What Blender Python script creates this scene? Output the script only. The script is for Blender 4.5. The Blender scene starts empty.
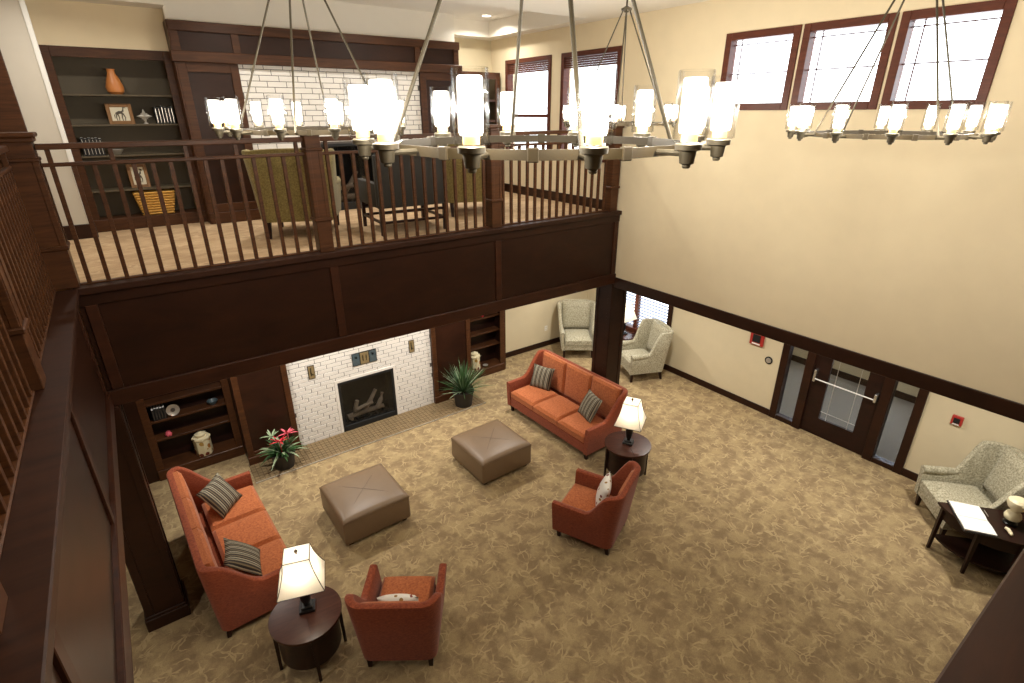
import bpy, bmesh, math, random
from mathutils import Vector, Matrix
random.seed(7)
PI = math.pi
SC = bpy.context.scene
COL = SC.collection

# ------------------------------------------------------------------ camera
FPX, YAW, PITCH, ROLL = 533.6, math.radians(35.8), math.radians(23.2), math.radians(-0.15)
H = 5.2
cam_d = bpy.data.cameras.new('camera')
cam_d.sensor_width = 36.0
cam_d.lens = FPX * 36.0 / 1024.0
cam_d.clip_start = 0.02
cam = bpy.data.objects.new('camera', cam_d)
COL.objects.link(cam)
_f = Vector((math.sin(YAW) * math.cos(PITCH), math.cos(YAW) * math.cos(PITCH), -math.sin(PITCH)))
_r = Vector((math.cos(YAW), -math.sin(YAW), 0))
_u = _r.cross(_f)
_r2 = _r * math.cos(ROLL) + _u * math.sin(ROLL)
_u2 = -_r * math.sin(ROLL) + _u * math.cos(ROLL)
cam.matrix_world = Matrix(((_r2.x, _u2.x, -_f.x, 0), (_r2.y, _u2.y, -_f.y, 0), (_r2.z, _u2.z, -_f.z, H), (0, 0, 0, 1)))
SC.camera = cam

# ------------------------------------------------------------------ world, exposure
world = bpy.data.worlds.new('sky')
SC.world = world
world.use_nodes = True
bg = world.node_tree.nodes['Background']
bg.inputs[0].default_value = (0.88, 0.94, 1.0, 1)
bg.inputs[1].default_value = 4.5
SC.view_settings.view_transform = 'Standard'
SC.view_settings.look = 'None'
SC.view_settings.gamma = 1.0
SC.view_settings.use_curve_mapping = False
SC.view_settings.exposure = 0.5
SC.cycles.transparent_max_bounces = 48

# light levels of the place's lamps
CANDLE_E = 9.0         # chandelier frosted candle sleeves
BULB_W = 8.8           # bulb inside each chandelier candle
CAN_W = 23.0           # recessed can lights under the balcony
CAN_UP_W = 17.0        # recessed can lights of the upper lounge
SHADE_W = 3.0          # table lamp bulbs

# ------------------------------------------------------------------ main dimensions
YB = 5.70     # balcony front
WU = 6.15     # upper right wall
XL = -0.485   # left gallery front
YN = 0.075    # near gallery front (the camera's side)
WX = 8.91     # lower right wall
YF = 8.27     # brick face downstairs
YK = 8.68     # bookcase fronts
YA = 9.15     # alcove wall
XMIN, YMIN = -4.0, -3.0
DECK = 3.80
BEAM0, BEAM1 = 2.69, 2.85
CEIL = 6.40
TRAY = 6.64

# ------------------------------------------------------------------ materials
def s2l(c):
    return tuple(((v / 255) / 12.92 if v / 255 <= 0.04045 else ((v / 255 + 0.055) / 1.055) ** 2.4) for v in c)

class NT:
    def __init__(self, name):
        self.m = bpy.data.materials.new(name)
        self.m.use_nodes = True
        self.t = self.m.node_tree
        self.p = self.t.nodes['Principled BSDF']
    def n(self, kind, **kw):
        nd = self.t.nodes.new(kind)
        for k, v in kw.items():
            setattr(nd, k, v)
        return nd
    def l(self, a, b):
        self.t.links.new(a, b)

def setp(p, **kw):
    names = {'rough': 'Roughness', 'metal': 'Metallic', 'spec': 'Specular IOR Level', 'coat': 'Coat Weight',
             'coatr': 'Coat Roughness', 'sheen': 'Sheen Weight', 'trans': 'Transmission Weight', 'alpha': 'Alpha', 'sub': 'Subsurface Weight'}
    for k, v in kw.items():
        p.inputs[names[k]].default_value = v

def plain(name, rgb, rough=0.5, var=0.0, scale=8.0, bump=0.0, bscale=60.0, **kw):
    n = NT(name)
    c = s2l(rgb)
    n.p.inputs['Base Color'].default_value = (*c, 1)
    setp(n.p, rough=rough, **kw)
    if var or bump:
        tc = n.n('ShaderNodeTexCoord')
    if var:
        no = n.n('ShaderNodeTexNoise'); no.inputs['Scale'].default_value = scale; no.inputs['Detail'].default_value = 5
        n.l(tc.outputs['Object'], no.inputs['Vector'])
        mx = n.n('ShaderNodeMix', data_type='RGBA')
        mx.inputs['A'].default_value = (*[v * (1 - var) for v in c], 1)
        mx.inputs['B'].default_value = (*[min(1, v * (1 + var)) for v in c], 1)
        n.l(no.outputs['Fac'], mx.inputs['Factor'])
        n.l(mx.outputs['Result'], n.p.inputs['Base Color'])
    if bump:
        nb = n.n('ShaderNodeTexNoise'); nb.inputs['Scale'].default_value = bscale; nb.inputs['Detail'].default_value = 3
        n.l(tc.outputs['Object'], nb.inputs['Vector'])
        bp = n.n('ShaderNodeBump'); bp.inputs['Strength'].default_value = bump; bp.inputs['Distance'].default_value = 0.01
        n.l(nb.outputs['Fac'], bp.inputs['Height'])
        n.l(bp.outputs['Normal'], n.p.inputs['Normal'])
    return n.m

def wood(name, a, b, rough=0.38, scale=(3, 3, 30), coat=0.15):
    n = NT(name)
    tc = n.n('ShaderNodeTexCoord')
    mp = n.n('ShaderNodeMapping'); mp.inputs['Scale'].default_value = scale
    n.l(tc.outputs['Object'], mp.inputs['Vector'])
    no = n.n('ShaderNodeTexNoise'); no.inputs['Scale'].default_value = 1.6; no.inputs['Detail'].default_value = 7
    no.inputs['Roughness'].default_value = 0.65; no.inputs['Distortion'].default_value = 0.6
    n.l(mp.outputs['Vector'], no.inputs['Vector'])
    rp = n.n('ShaderNodeValToRGB')
    rp.color_ramp.elements[0].position = 0.3; rp.color_ramp.elements[0].color = (*s2l(a), 1)
    rp.color_ramp.elements[1].position = 0.72; rp.color_ramp.elements[1].color = (*s2l(b), 1)
    n.l(no.outputs['Fac'], rp.inputs['Fac'])
    n.l(rp.outputs['Color'], n.p.inputs['Base Color'])
    setp(n.p, rough=rough, coat=coat * .25, coatr=0.3, spec=.22)
    return n.m

def carpet(name, tan, brown, line, sx=1.0):
    n = NT(name)
    tc = n.n('ShaderNodeTexCoord')
    mp = n.n('ShaderNodeMapping'); mp.inputs['Scale'].default_value = (sx, 1, 1)
    n.l(tc.outputs['Object'], mp.inputs['Vector'])
    wn = n.n('ShaderNodeTexNoise'); wn.inputs['Scale'].default_value = 3.0; wn.inputs['Detail'].default_value = 3
    n.l(mp.outputs['Vector'], wn.inputs['Vector'])
    sc = n.n('ShaderNodeVectorMath', operation='MULTIPLY_ADD')
    sc.inputs[1].default_value = (0.42, 0.42, 0.0)
    n.l(wn.outputs['Color'], sc.inputs[0]); n.l(mp.outputs['Vector'], sc.inputs[2])
    def lines(scale, w, seedshift):
        sh = n.n('ShaderNodeVectorMath', operation='ADD'); sh.inputs[1].default_value = (seedshift, seedshift * .7, 0)
        n.l(sc.outputs[0], sh.inputs[0])
        v = n.n('ShaderNodeTexVoronoi', feature='DISTANCE_TO_EDGE'); v.inputs['Scale'].default_value = scale
        v.voronoi_dimensions = '2D'
        n.l(sh.outputs[0], v.inputs['Vector'])
        m = n.n('ShaderNodeMapRange'); m.inputs['From Min'].default_value = w; m.inputs['From Max'].default_value = w * 2.0
        m.inputs['To Min'].default_value = 1; m.inputs['To Max'].default_value = 0
        n.l(v.outputs['Distance'], m.inputs['Value'])
        return m.outputs['Result']
    a = lines(4.0, 0.030, 0.0); b = lines(7.0, 0.040, 3.7)
    ad = n.n('ShaderNodeMath', operation='MAXIMUM'); n.l(a, ad.inputs[0]); n.l(b, ad.inputs[1])
    pn = n.n('ShaderNodeTexNoise'); pn.inputs['Scale'].default_value = 4.6; pn.inputs['Detail'].default_value = 4; pn.inputs['Roughness'].default_value = .6
    n.l(mp.outputs['Vector'], pn.inputs['Vector'])
    r1 = n.n('ShaderNodeMapRange'); r1.inputs['From Min'].default_value = .40; r1.inputs['From Max'].default_value = .58
    n.l(pn.outputs['Fac'], r1.inputs['Value'])
    m1 = n.n('ShaderNodeMix', data_type='RGBA'); m1.inputs['A'].default_value = (*s2l(tan), 1); m1.inputs['B'].default_value = (*s2l(brown), 1)
    n.l(r1.outputs['Result'], m1.inputs['Factor'])
    pn2 = n.n('ShaderNodeTexNoise'); pn2.inputs['Scale'].default_value = 6.5; pn2.inputs['Detail'].default_value = 2
    n.l(mp.outputs['Vector'], pn2.inputs['Vector'])
    r2 = n.n('ShaderNodeMapRange'); r2.inputs['From Min'].default_value = .44; r2.inputs['From Max'].default_value = .60; r2.inputs['To Min'].default_value = .05; r2.inputs['To Max'].default_value = .7
    n.l(pn2.outputs['Fac'], r2.inputs['Value'])
    ml = n.n('ShaderNodeMath', operation='MULTIPLY'); n.l(ad.outputs[0], ml.inputs[0]); n.l(r2.outputs['Result'], ml.inputs[1])
    m2 = n.n('ShaderNodeMix', data_type='RGBA'); m2.inputs['B'].default_value = (*s2l(line), 1)
    n.l(m1.outputs['Result'], m2.inputs['A']); n.l(ml.outputs[0], m2.inputs['Factor'])
    gn = n.n('ShaderNodeTexNoise'); gn.inputs['Scale'].default_value = 90; gn.inputs['Detail'].default_value = 2
    n.l(tc.outputs['Object'], gn.inputs['Vector'])
    gm = n.n('ShaderNodeMapRange'); gm.inputs['To Min'].default_value = .72; gm.inputs['To Max'].default_value = 1.28
    n.l(gn.outputs['Fac'], gm.inputs['Value'])
    m3 = n.n('ShaderNodeMix', data_type='RGBA', blend_type='MULTIPLY'); m3.inputs['Factor'].default_value = 1
    n.l(m2.outputs['Result'], m3.inputs['A']); n.l(gm.outputs['Result'], m3.inputs['B'])
    n.l(m3.outputs['Result'], n.p.inputs['Base Color'])
    setp(n.p, rough=0.95, spec=0.1)
    return n.m

def weave(name, rgb, rgb2, scale=40, rough=.85, stretch=(1, 1, 4)):
    n = NT(name)
    tc = n.n('ShaderNodeTexCoord')
    mp = n.n('ShaderNodeMapping'); mp.inputs['Scale'].default_value = stretch
    n.l(tc.outputs['Object'], mp.inputs['Vector'])
    no = n.n('ShaderNodeTexNoise'); no.inputs['Scale'].default_value = scale; no.inputs['Detail'].default_value = 4; no.inputs['Roughness'].default_value = .7
    n.l(mp.outputs['Vector'], no.inputs['Vector'])
    rp = n.n('ShaderNodeValToRGB')
    rp.color_ramp.elements[0].position = .36; rp.color_ramp.elements[0].color = (*s2l(rgb), 1)
    rp.color_ramp.elements[1].position = .66; rp.color_ramp.elements[1].color = (*s2l(rgb2), 1)
    n.l(no.outputs['Fac'], rp.inputs['Fac']); n.l(rp.outputs['Color'], n.p.inputs['Base Color'])
    bp = n.n('ShaderNodeBump'); bp.inputs['Strength'].default_value = .15; bp.inputs['Distance'].default_value = .004
    n.l(no.outputs['Fac'], bp.inputs['Height']); n.l(bp.outputs['Normal'], n.p.inputs['Normal'])
    setp(n.p, rough=rough, spec=.2, sheen=.15)
    return n.m

def stripes(name, cols, period, axis=0):
    n = NT(name)
    tc = n.n('ShaderNodeTexCoord')
    sx = n.n('ShaderNodeSeparateXYZ'); n.l(tc.outputs['Object'], sx.inputs[0])
    d = n.n('ShaderNodeMath', operation='DIVIDE'); d.inputs[1].default_value = period
    n.l(sx.outputs[axis], d.inputs[0])
    fr = n.n('ShaderNodeMath', operation='FRACT'); n.l(d.outputs[0], fr.inputs[0])
    rp = n.n('ShaderNodeValToRGB'); rp.color_ramp.interpolation = 'CONSTANT'
    els = rp.color_ramp.elements
    els[0].position = 0; els[0].color = (*s2l(cols[0][1]), 1)
    els[1].position = cols[1][0]; els[1].color = (*s2l(cols[1][1]), 1)
    for p, c in cols[2:]:
        e = els.new(p); e.color = (*s2l(c), 1)
    n.l(fr.outputs[0], rp.inputs['Fac']); n.l(rp.outputs['Color'], n.p.inputs['Base Color'])
    setp(n.p, rough=.8, spec=.2)
    return n.m

def floral(name, base, spots, scale=14, thr=.28):
    n = NT(name)
    tc = n.n('ShaderNodeTexCoord')
    v = n.n('ShaderNodeTexVoronoi'); v.inputs['Scale'].default_value = scale
    n.l(tc.outputs['Object'], v.inputs['Vector'])
    rp = n.n('ShaderNodeValToRGB'); rp.color_ramp.interpolation = 'CONSTANT'
    sx = n.n('ShaderNodeSeparateXYZ'); n.l(v.outputs['Color'], sx.inputs[0])
    els = rp.color_ramp.elements
    els[0].position = 0; els[0].color = (*s2l(spots[0]), 1)
    els[1].position = .3; els[1].color = (*s2l(spots[1]), 1)
    e = els.new(.55); e.color = (*s2l(spots[2]), 1)
    e = els.new(.75); e.color = (*s2l(base), 1)
    n.l(sx.outputs[0], rp.inputs['Fac'])
    lt = n.n('ShaderNodeMath', operation='LESS_THAN'); lt.inputs[1].default_value = thr
    n.l(v.outputs['Distance'], lt.inputs[0])
    mx = n.n('ShaderNodeMix', data_type='RGBA'); mx.inputs['A'].default_value = (*s2l(base), 1)
    n.l(lt.outputs[0], mx.inputs['Factor']); n.l(rp.outputs['Color'], mx.inputs['B'])
    n.l(mx.outputs['Result'], n.p.inputs['Base Color'])
    setp(n.p, rough=.6)
    return n.m

def emit(name, rgb, strength):
    n = NT(name)
    n.p.inputs['Base Color'].default_value = (*s2l(rgb), 1)
    n.p.inputs['Emission Color'].default_value = (*s2l(rgb), 1)
    n.p.inputs['Emission Strength'].default_value = strength
    setp(n.p, rough=.6)
    return n.m

def clear_glass(name, tint=(1, 1, 1), gloss=0.10, alpha_tint=0.97, edge=0):
    n = NT(name)
    t = n.t
    out = [x for x in t.nodes if x.type == 'OUTPUT_MATERIAL'][0]
    tr = n.n('ShaderNodeBsdfTransparent'); tr.inputs[0].default_value = (*[alpha_tint * v for v in tint], 1)
    if edge:
        fc = n.n('ShaderNodeLayerWeight'); fc.inputs['Blend'].default_value = .5
        pw = n.n('ShaderNodeMath', operation='POWER'); pw.inputs[1].default_value = 3.0
        n.l(fc.outputs['Facing'], pw.inputs[0])
        mc = n.n('ShaderNodeMix', data_type='RGBA')
        mc.inputs['A'].default_value = (*[alpha_tint * v for v in tint], 1); mc.inputs['B'].default_value = (edge, edge, edge * .97, 1)
        n.l(pw.outputs[0], mc.inputs['Factor']); n.l(mc.outputs['Result'], tr.inputs[0])
    gl = n.n('ShaderNodeBsdfGlossy'); gl.inputs['Roughness'].default_value = .04
    lw = n.n('ShaderNodeFresnel'); lw.inputs['IOR'].default_value = 1.45
    ml = n.n('ShaderNodeMath', operation='MULTIPLY'); ml.inputs[1].default_value = gloss * 10
    n.l(lw.outputs[0], ml.inputs[0])
    mx = n.n('ShaderNodeMixShader')
    n.l(ml.outputs[0], mx.inputs[0]); n.l(tr.outputs[0], mx.inputs[1]); n.l(gl.outputs[0], mx.inputs[2])
    n.l(mx.outputs[0], out.inputs['Surface'])
    t.nodes.remove(n.p)
    return n.m

def shade_mat(name, rgb):
    n = NT(name)
    out = [x for x in n.t.nodes if x.type == 'OUTPUT_MATERIAL'][0]
    df = n.n('ShaderNodeBsdfDiffuse'); df.inputs[0].default_value = (*s2l(rgb), 1)
    tl = n.n('ShaderNodeBsdfTranslucent'); tl.inputs[0].default_value = (*s2l(rgb), 1)
    mx = n.n('ShaderNodeMixShader'); mx.inputs[0].default_value = .5
    n.l(df.outputs[0], mx.inputs[1]); n.l(tl.outputs[0], mx.inputs[2]); n.l(mx.outputs[0], out.inputs['Surface'])
    n.t.nodes.remove(n.p)
    return n.m

M = {}
M['carpet'] = carpet('patterned_carpet', (156, 136, 101), (130, 110, 83), (178, 157, 118))
M['carpet_up'] = carpet('patterned_carpet_upper', (188, 160, 126), (170, 142, 110), (200, 174, 140), .5)
M['wall'] = plain('beige_wallpaper', (222, 206, 174), .8, .05, 5, .06, 140)
M['wall_low'] = plain('cream_wallpaper', (208, 194, 162), .8, .05, 5, .05, 140)
M['wall_white'] = plain('off_white_paint', (228, 222, 210), .8, .02)
M['wall_pale'] = plain('pale_grey_wallpaper', (198, 190, 176), .85, .03)
M['ceiling'] = plain('ceiling_paint', (232, 226, 214), .9, .02)
M['wood'] = wood('dark_cherry_wood', (51, 29, 16), (86, 52, 29), .42, (2, 2, 20))
M['wood_h'] = wood('dark_cherry_wood_horizontal', (51, 29, 16), (86, 52, 29), .42, (1.2, 14, 14))
M['panel'] = wood('dark_panel_veneer', (34, 18, 11), (52, 28, 17), .36, (1.3, 1.3, 3.5), .2)
M['panel_h'] = wood('dark_rail_wood', (44, 23, 14), (66, 36, 22), .4, (1.2, 6, 6), .1)
M['cap'] = wood('dark_cap_wood', (37, 20, 13), (57, 32, 20), .42, (1.2, 9, 9), .1)
M['wood_dark'] = wood('espresso_wood', (30, 17, 13), (46, 25, 18), .35, (3, 3, 9))
M['wood_top'] = wood('walnut_table_top', (52, 30, 24), (74, 44, 34), .25, (14, 2, 2), .4)
M['shelf_back'] = plain('olive_shelf_back', (80, 69, 50), .6, .1)
M['brick'] = plain('white_glazed_brick', (226, 221, 214), .35, .04, 5)
M['grout'] = plain('grey_mortar', (88, 82, 78), .9)
M['hearth'] = plain('hearth_tile', (124, 104, 74), .6, .35, 9)
M['hearth_grout'] = plain('hearth_mortar', (86, 70, 50), .9)
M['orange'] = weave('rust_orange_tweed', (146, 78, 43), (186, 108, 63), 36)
M['rust'] = weave('shaded_rust_orange_tweed', (112, 47, 26), (150, 75, 44), 36)  # same orange tweed; the shells' shade is put into this darker, redder colour
M['leather'] = plain('taupe_leather', (116, 94, 70), .42, .08, 9, .06, 160)
M['seam'] = plain('leather_seam', (84, 67, 51), .6)
M['wing'] = weave('grey_beige_woven_fabric', (128, 122, 99), (198, 191, 167), 46, .9, (1, 1, 1))
M['wing_olive'] = weave('olive_damask_fabric', (106, 92, 50), (150, 134, 84), 60, .9, (1, 1, 1))
M['black_fabric'] = plain('charcoal_upholstery', (44, 40, 34), .7, .1)
M['stripe'] = stripes('striped_pillow_fabric', [(0, (62, 56, 50)), (.18, (150, 140, 118)), (.32, (84, 84, 78)), (.5, (168, 158, 134)), (.62, (52, 48, 46)), (.8, (122, 108, 84)), (.92, (70, 64, 58))], .085)
M['floral'] = floral('floral_pillow_fabric', (232, 228, 220), [(122, 52, 40), (150, 112, 52), (86, 96, 58)])
M['floral_jar'] = floral('floral_ceramic', (214, 204, 170), [(158, 104, 44), (110, 52, 34), (176, 140, 70)], 12, .42)
M['shade'] = shade_mat('linen_lamp_shade', (250, 242, 226))
M['shade_trim'] = plain('dark_shade_piping', (60, 48, 38), .7)
M['black'] = plain('black_lacquer', (20, 18, 17), .3)
M['brass'] = plain('antique_brushed_nickel', (54, 43, 22), .55, .05, metal=.2)
M['rod'] = plain('aged_bronze_rod', (70, 62, 46), .5, metal=.3)
M['cup'] = plain('dark_bronze', (84, 76, 60), .5, metal=.45)
M['chrome'] = plain('brushed_chrome', (205, 205, 205), .25, metal=.9)
M['finial'] = plain('bronze_finial', (74, 60, 44), .4, metal=.5)
M['glass'] = clear_glass('clear_glass_cylinder', gloss=.012, alpha_tint=.985, edge=.68)
M['pane'] = clear_glass('window_glass', gloss=.04, alpha_tint=.96)
M['door_glass'] = clear_glass('door_glass', (.92, .95, 1), .06, .9)
def frosted(name, rgb, strength, clear):
    n = NT(name)
    out = [x for x in n.t.nodes if x.type == 'OUTPUT_MATERIAL'][0]
    em = n.n('ShaderNodeEmission'); em.inputs[0].default_value = (*s2l(rgb), 1); em.inputs[1].default_value = strength
    tr = n.n('ShaderNodeBsdfTransparent')
    mx = n.n('ShaderNodeMixShader'); mx.inputs[0].default_value = clear
    n.l(em.outputs[0], mx.inputs[1]); n.l(tr.outputs[0], mx.inputs[2]); n.l(mx.outputs[0], out.inputs['Surface'])
    n.t.nodes.remove(n.p)
    return n.m
M['candle'] = frosted('lit_frosted_candle_sleeve', (255, 248, 234), CANDLE_E, .6)
M['socket'] = emit('warm_glowing_socket', (255, 214, 130), .9)
M['canlens'] = emit('lit_can_lens', (255, 244, 226), 8.0)
M['white'] = plain('white_enamel', (232, 230, 224), .45)
M['paper'] = plain('white_paper', (240, 238, 232), .7)
M['ceramic'] = plain('ivory_ceramic', (226, 214, 178), .35, .05)
M['red'] = plain('alarm_red', (170, 48, 42), .4)
M['dark'] = plain('matte_black', (14, 13, 12), .7)
M['firebrick'] = plain('soot_black', (20, 18, 16), .8, .3)
M['log'] = plain('ceramic_log', (158, 134, 106), .85, .3, 14)
M['pot'] = plain('black_plastic_pot', (32, 28, 26), .5)
M['soil'] = plain('potting_soil', (44, 34, 26), .95, .3, 40)
M['leaf'] = plain('dark_green_leaf', (56, 88, 48), .45, .25, 12)
M['leaf_pale'] = plain('pale_green_leaf', (138, 156, 122), .5, .25, 12)
M['flower'] = plain('red_bract', (196, 42, 56), .5, .2, 12)
M['flower_pink'] = plain('pink_bract', (214, 92, 108), .5, .2, 12)
M['terracotta'] = plain('orange_ceramic', (196, 124, 66), .4, .15, 6)
M['gold'] = plain('gilt_wood', (124, 84, 40), .4, .15)
M['mat_board'] = plain('ivory_mat_board', (206, 198, 176), .8)
M['sketch'] = plain('grey_ink', (74, 66, 56), .8)
M['straw'] = plain('yellow_wicker', (202, 152, 66), .7, .2, 30)
M['silver'] = plain('tarnished_silver', (196, 190, 180), .3, .1, metal=.6)
M['book'] = plain('black_book_cloth', (26, 24, 24), .6)
M['blind'] = plain('grey_blue_blind_slat', (150, 160, 184), .6)
M['sash'] = wood('red_brown_sash', (74, 38, 28), (98, 52, 36), .4, (3, 3, 20))
M['tile_blue'] = plain('slate_blue_tile', (70, 84, 90), .4, .2, 20)
M['tile_gold'] = plain('ochre_tile', (132, 114, 80), .4, .25, 20)
M['vest_floor'] = plain('grey_mat_floor', (124, 118, 108), .9, .15, 30)

# ------------------------------------------------------------------ mesh helpers
def finish(bm, name, smooth=35):
    me = bpy.data.meshes.new(name)
    bmesh.ops.recalc_face_normals(bm, faces=bm.faces)
    bm.to_mesh(me)
    bm.free()
    if smooth:
        for p in me.polygons:
            p.use_smooth = True
        me.set_sharp_from_angle(angle=math.radians(smooth))
    return me

def link(name, me, m, parent=None, loc=(0, 0, 0), rot=(0, 0, 0), scale=None):
    if m is not None and not me.materials:
        me.materials.append(M[m] if isinstance(m, str) else m)
    o = bpy.data.objects.new(name, me)
    COL.objects.link(o)
    o.location = loc
    o.rotation_euler = rot
    if scale:
        o.scale = scale
    if parent is not None:
        o.parent = parent
    return o

def obj(name, bm, m, parent=None, loc=(0, 0, 0), rot=(0, 0, 0), smooth=35):
    return link(name, finish(bm, name, smooth), m, parent, loc, rot)

def addbox(bm, x0, x1, y0, y1, z0, z1, bev=0.0, seg=1):
    t = bm if not bev else bmesh.new()
    v = [t.verts.new(p) for p in ((x0, y0, z0), (x1, y0, z0), (x1, y1, z0), (x0, y1, z0), (x0, y0, z1), (x1, y0, z1), (x1, y1, z1), (x0, y1, z1))]
    for f in ((3, 2, 1, 0), (4, 5, 6, 7), (0, 1, 5, 4), (1, 2, 6, 5), (2, 3, 7, 6), (3, 0, 4, 7)):
        t.faces.new([v[i] for i in f])
    if bev:
        bmesh.ops.bevel(t, geom=list(t.edges), offset=bev, segments=seg, affect='EDGES', profile=.5)
        merge(bm, t)
    return bm

def merge(bm, t, mat=None):
    mp = {}
    for v in t.verts:
        mp[v] = bm.verts.new(mat @ v.co if mat is not None else v.co)
    for f in t.faces:
        try:
            bm.faces.new([mp[v] for v in f.verts])
        except ValueError:
            pass
    t.free()

def box(x0, x1, y0, y1, z0, z1, bev=0.0, seg=1):
    return addbox(bmesh.new(), x0, x1, y0, y1, z0, z1, bev, seg)

def lathe(prof, n=24, bm=None, cx=0, cy=0):
    bm = bm or bmesh.new()
    rings = []
    for r, z in prof:
        if r < 1e-5:
            rings.append([bm.verts.new((cx, cy, z))])
        else:
            rings.append([bm.verts.new((cx + r * math.cos(2 * PI * i / n), cy + r * math.sin(2 * PI * i / n), z)) for i in range(n)])
    for a, b in zip(rings, rings[1:]):
        for i in range(n):
            j = (i + 1) % n
            if len(a) == 1 and len(b) == 1:
                continue
            if len(a) == 1:
                bm.faces.new((a[0], b[j], b[i]))
            elif len(b) == 1:
                bm.faces.new((a[i], a[j], b[0]))
            else:
                bm.faces.new((a[i], a[j], b[j], b[i]))
    return bm

def tube(pts, r, n=8, bm=None):
    bm = bm or bmesh.new()
    pts = [Vector(p) for p in pts]
    rs = r if isinstance(r, (list, tuple)) else [r] * len(pts)
    rings = []
    for i, p in enumerate(pts):
        d = (pts[min(i + 1, len(pts) - 1)] - pts[max(i - 1, 0)]).normalized()
        a = Vector((0, 0, 1)) if abs(d.z) < .9 else Vector((1, 0, 0))
        u = d.cross(a).normalized(); w = d.cross(u)
        rings.append([bm.verts.new(p + rs[i] * (u * math.cos(2 * PI * k / n) + w * math.sin(2 * PI * k / n))) for k in range(n)])
    for a, b in zip(rings, rings[1:]):
        for k in range(n):
            bm.faces.new((a[k], a[(k + 1) % n], b[(k + 1) % n], b[k]))
    bm.faces.new(rings[0]); bm.faces.new(list(reversed(rings[-1])))
    return bm

def taper_leg(x, y, z1, z0=0.0, a=.028, b=.018, dx=0, dy=0):
    bm = bmesh.new()
    t = [bm.verts.new((x + sx * a, y + sy * a, z1)) for sx, sy in ((-1, -1), (1, -1), (1, 1), (-1, 1))]
    l = [bm.verts.new((x + dx + sx * b, y + dy + sy * b, z0)) for sx, sy in ((-1, -1), (1, -1), (1, 1), (-1, 1))]
    bm.faces.new(t); bm.faces.new(list(reversed(l)))
    for i in range(4):
        bm.faces.new((t[i], l[i], l[(i + 1) % 4], t[(i + 1) % 4]))
    return bm

def puff(w, d, h, bulge=.03, r=.03, n=8):
    """a stuffed cushion centred in x, y with its bottom at z 0"""
    bm = bmesh.new()
    top, bot = {}, {}
    for i in range(n + 1):
        for j in range(n + 1):
            u = -1 + 2 * i / n; v = -1 + 2 * j / n
            us = math.copysign(1 - (1 - abs(u)) ** 1.6, u); vs = math.copysign(1 - (1 - abs(v)) ** 1.6, v)
            e = (1 - abs(us) ** 4) * (1 - abs(vs) ** 4)
            x, y = us * w / 2, vs * d / 2
            edge = max(abs(us), abs(vs))
            k = r if edge > .999 else 0
            top[i, j] = bm.verts.new((x, y, h - k + bulge * e))
            bot[i, j] = bm.verts.new((x, y, 0 + k * .6))
    for i in range(n):
        for j in range(n):
            bm.faces.new((top[i, j], top[i + 1, j], top[i + 1, j + 1], top[i, j + 1]))
            bm.faces.new((bot[i, j], bot[i, j + 1], bot[i + 1, j + 1], bot[i + 1, j]))
    per = [(i, 0) for i in range(n)] + [(n, j) for j in range(n)] + [(i, n) for i in range(n, 0, -1)] + [(0, j) for j in range(n, 0, -1)]
    for a, b in zip(per, per[1:] + per[:1]):
        bm.faces.new((top[a], bot[a], bot[b], top[b]))
    return bm

def pillow_bm(w, h, t, n=10):
    """scatter pillow standing in x-z, thickness along y, centred"""
    bm = bmesh.new()
    g = [{}, {}]
    for s in (0, 1):
        for i in range(n + 1):
            for j in range(n + 1):
                u = -1 + 2 * i / n; v = -1 + 2 * j / n
                th = t / 2 * ((1 - u * u) * (1 - v * v)) ** .45
                pin = 1 - .07 * (1 - v * v) * abs(u) ** 3, 1 - .07 * (1 - u * u) * abs(v) ** 3
                edge = i in (0, n) or j in (0, n)
                if s == 1 and edge:
                    g[1][i, j] = g[0][i, j]
                else:
                    g[s][i, j] = bm.verts.new((u * w / 2 * pin[0], (-1 if s else 1) * th, v * h / 2 * pin[1]))
        for i in range(n):
            for j in range(n):
                bm.faces.new((g[s][i, j], g[s][i + 1, j], g[s][i + 1, j + 1], g[s][i, j + 1]))
    return bm

def tag(o, label=None, cat=None, group=None, kind=None):
    if label: o['label'] = label
    if cat: o['category'] = cat
    if group: o['group'] = group
    if kind: o['kind'] = kind
    return o

def thing(name, label, cat, loc=(0, 0, 0), rz=0.0, group=None):
    o = bpy.data.objects.new(name, None)
    o.empty_display_size = .1
    COL.objects.link(o)
    o.location = loc
    o.rotation_euler = (0, 0, rz)
    return tag(o, label, cat, group)

def struct(name, bm, m, parent=None, smooth=0, label=None):
    o = obj(name, bm, m, parent, smooth=smooth)
    o['kind'] = 'structure'
    if label: o['label'] = label
    return o

def sempty(name, label=None):
    o = bpy.data.objects.new(name, None)
    COL.objects.link(o)
    o['kind'] = 'structure'
    if label: o['label'] = label
    return o

def dup(root, loc, rz, label, group=None):
    r = root.copy(); COL.objects.link(r)
    r.location = loc; r.rotation_euler = (0, 0, rz)
    r['label'] = label
    if group: r['group'] = group
    for ch in list(root.children):
        c = ch.copy(); COL.objects.link(c); c.parent = r
        for g in list(ch.children):
            d = g.copy(); COL.objects.link(d); d.parent = c
    return r

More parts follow.
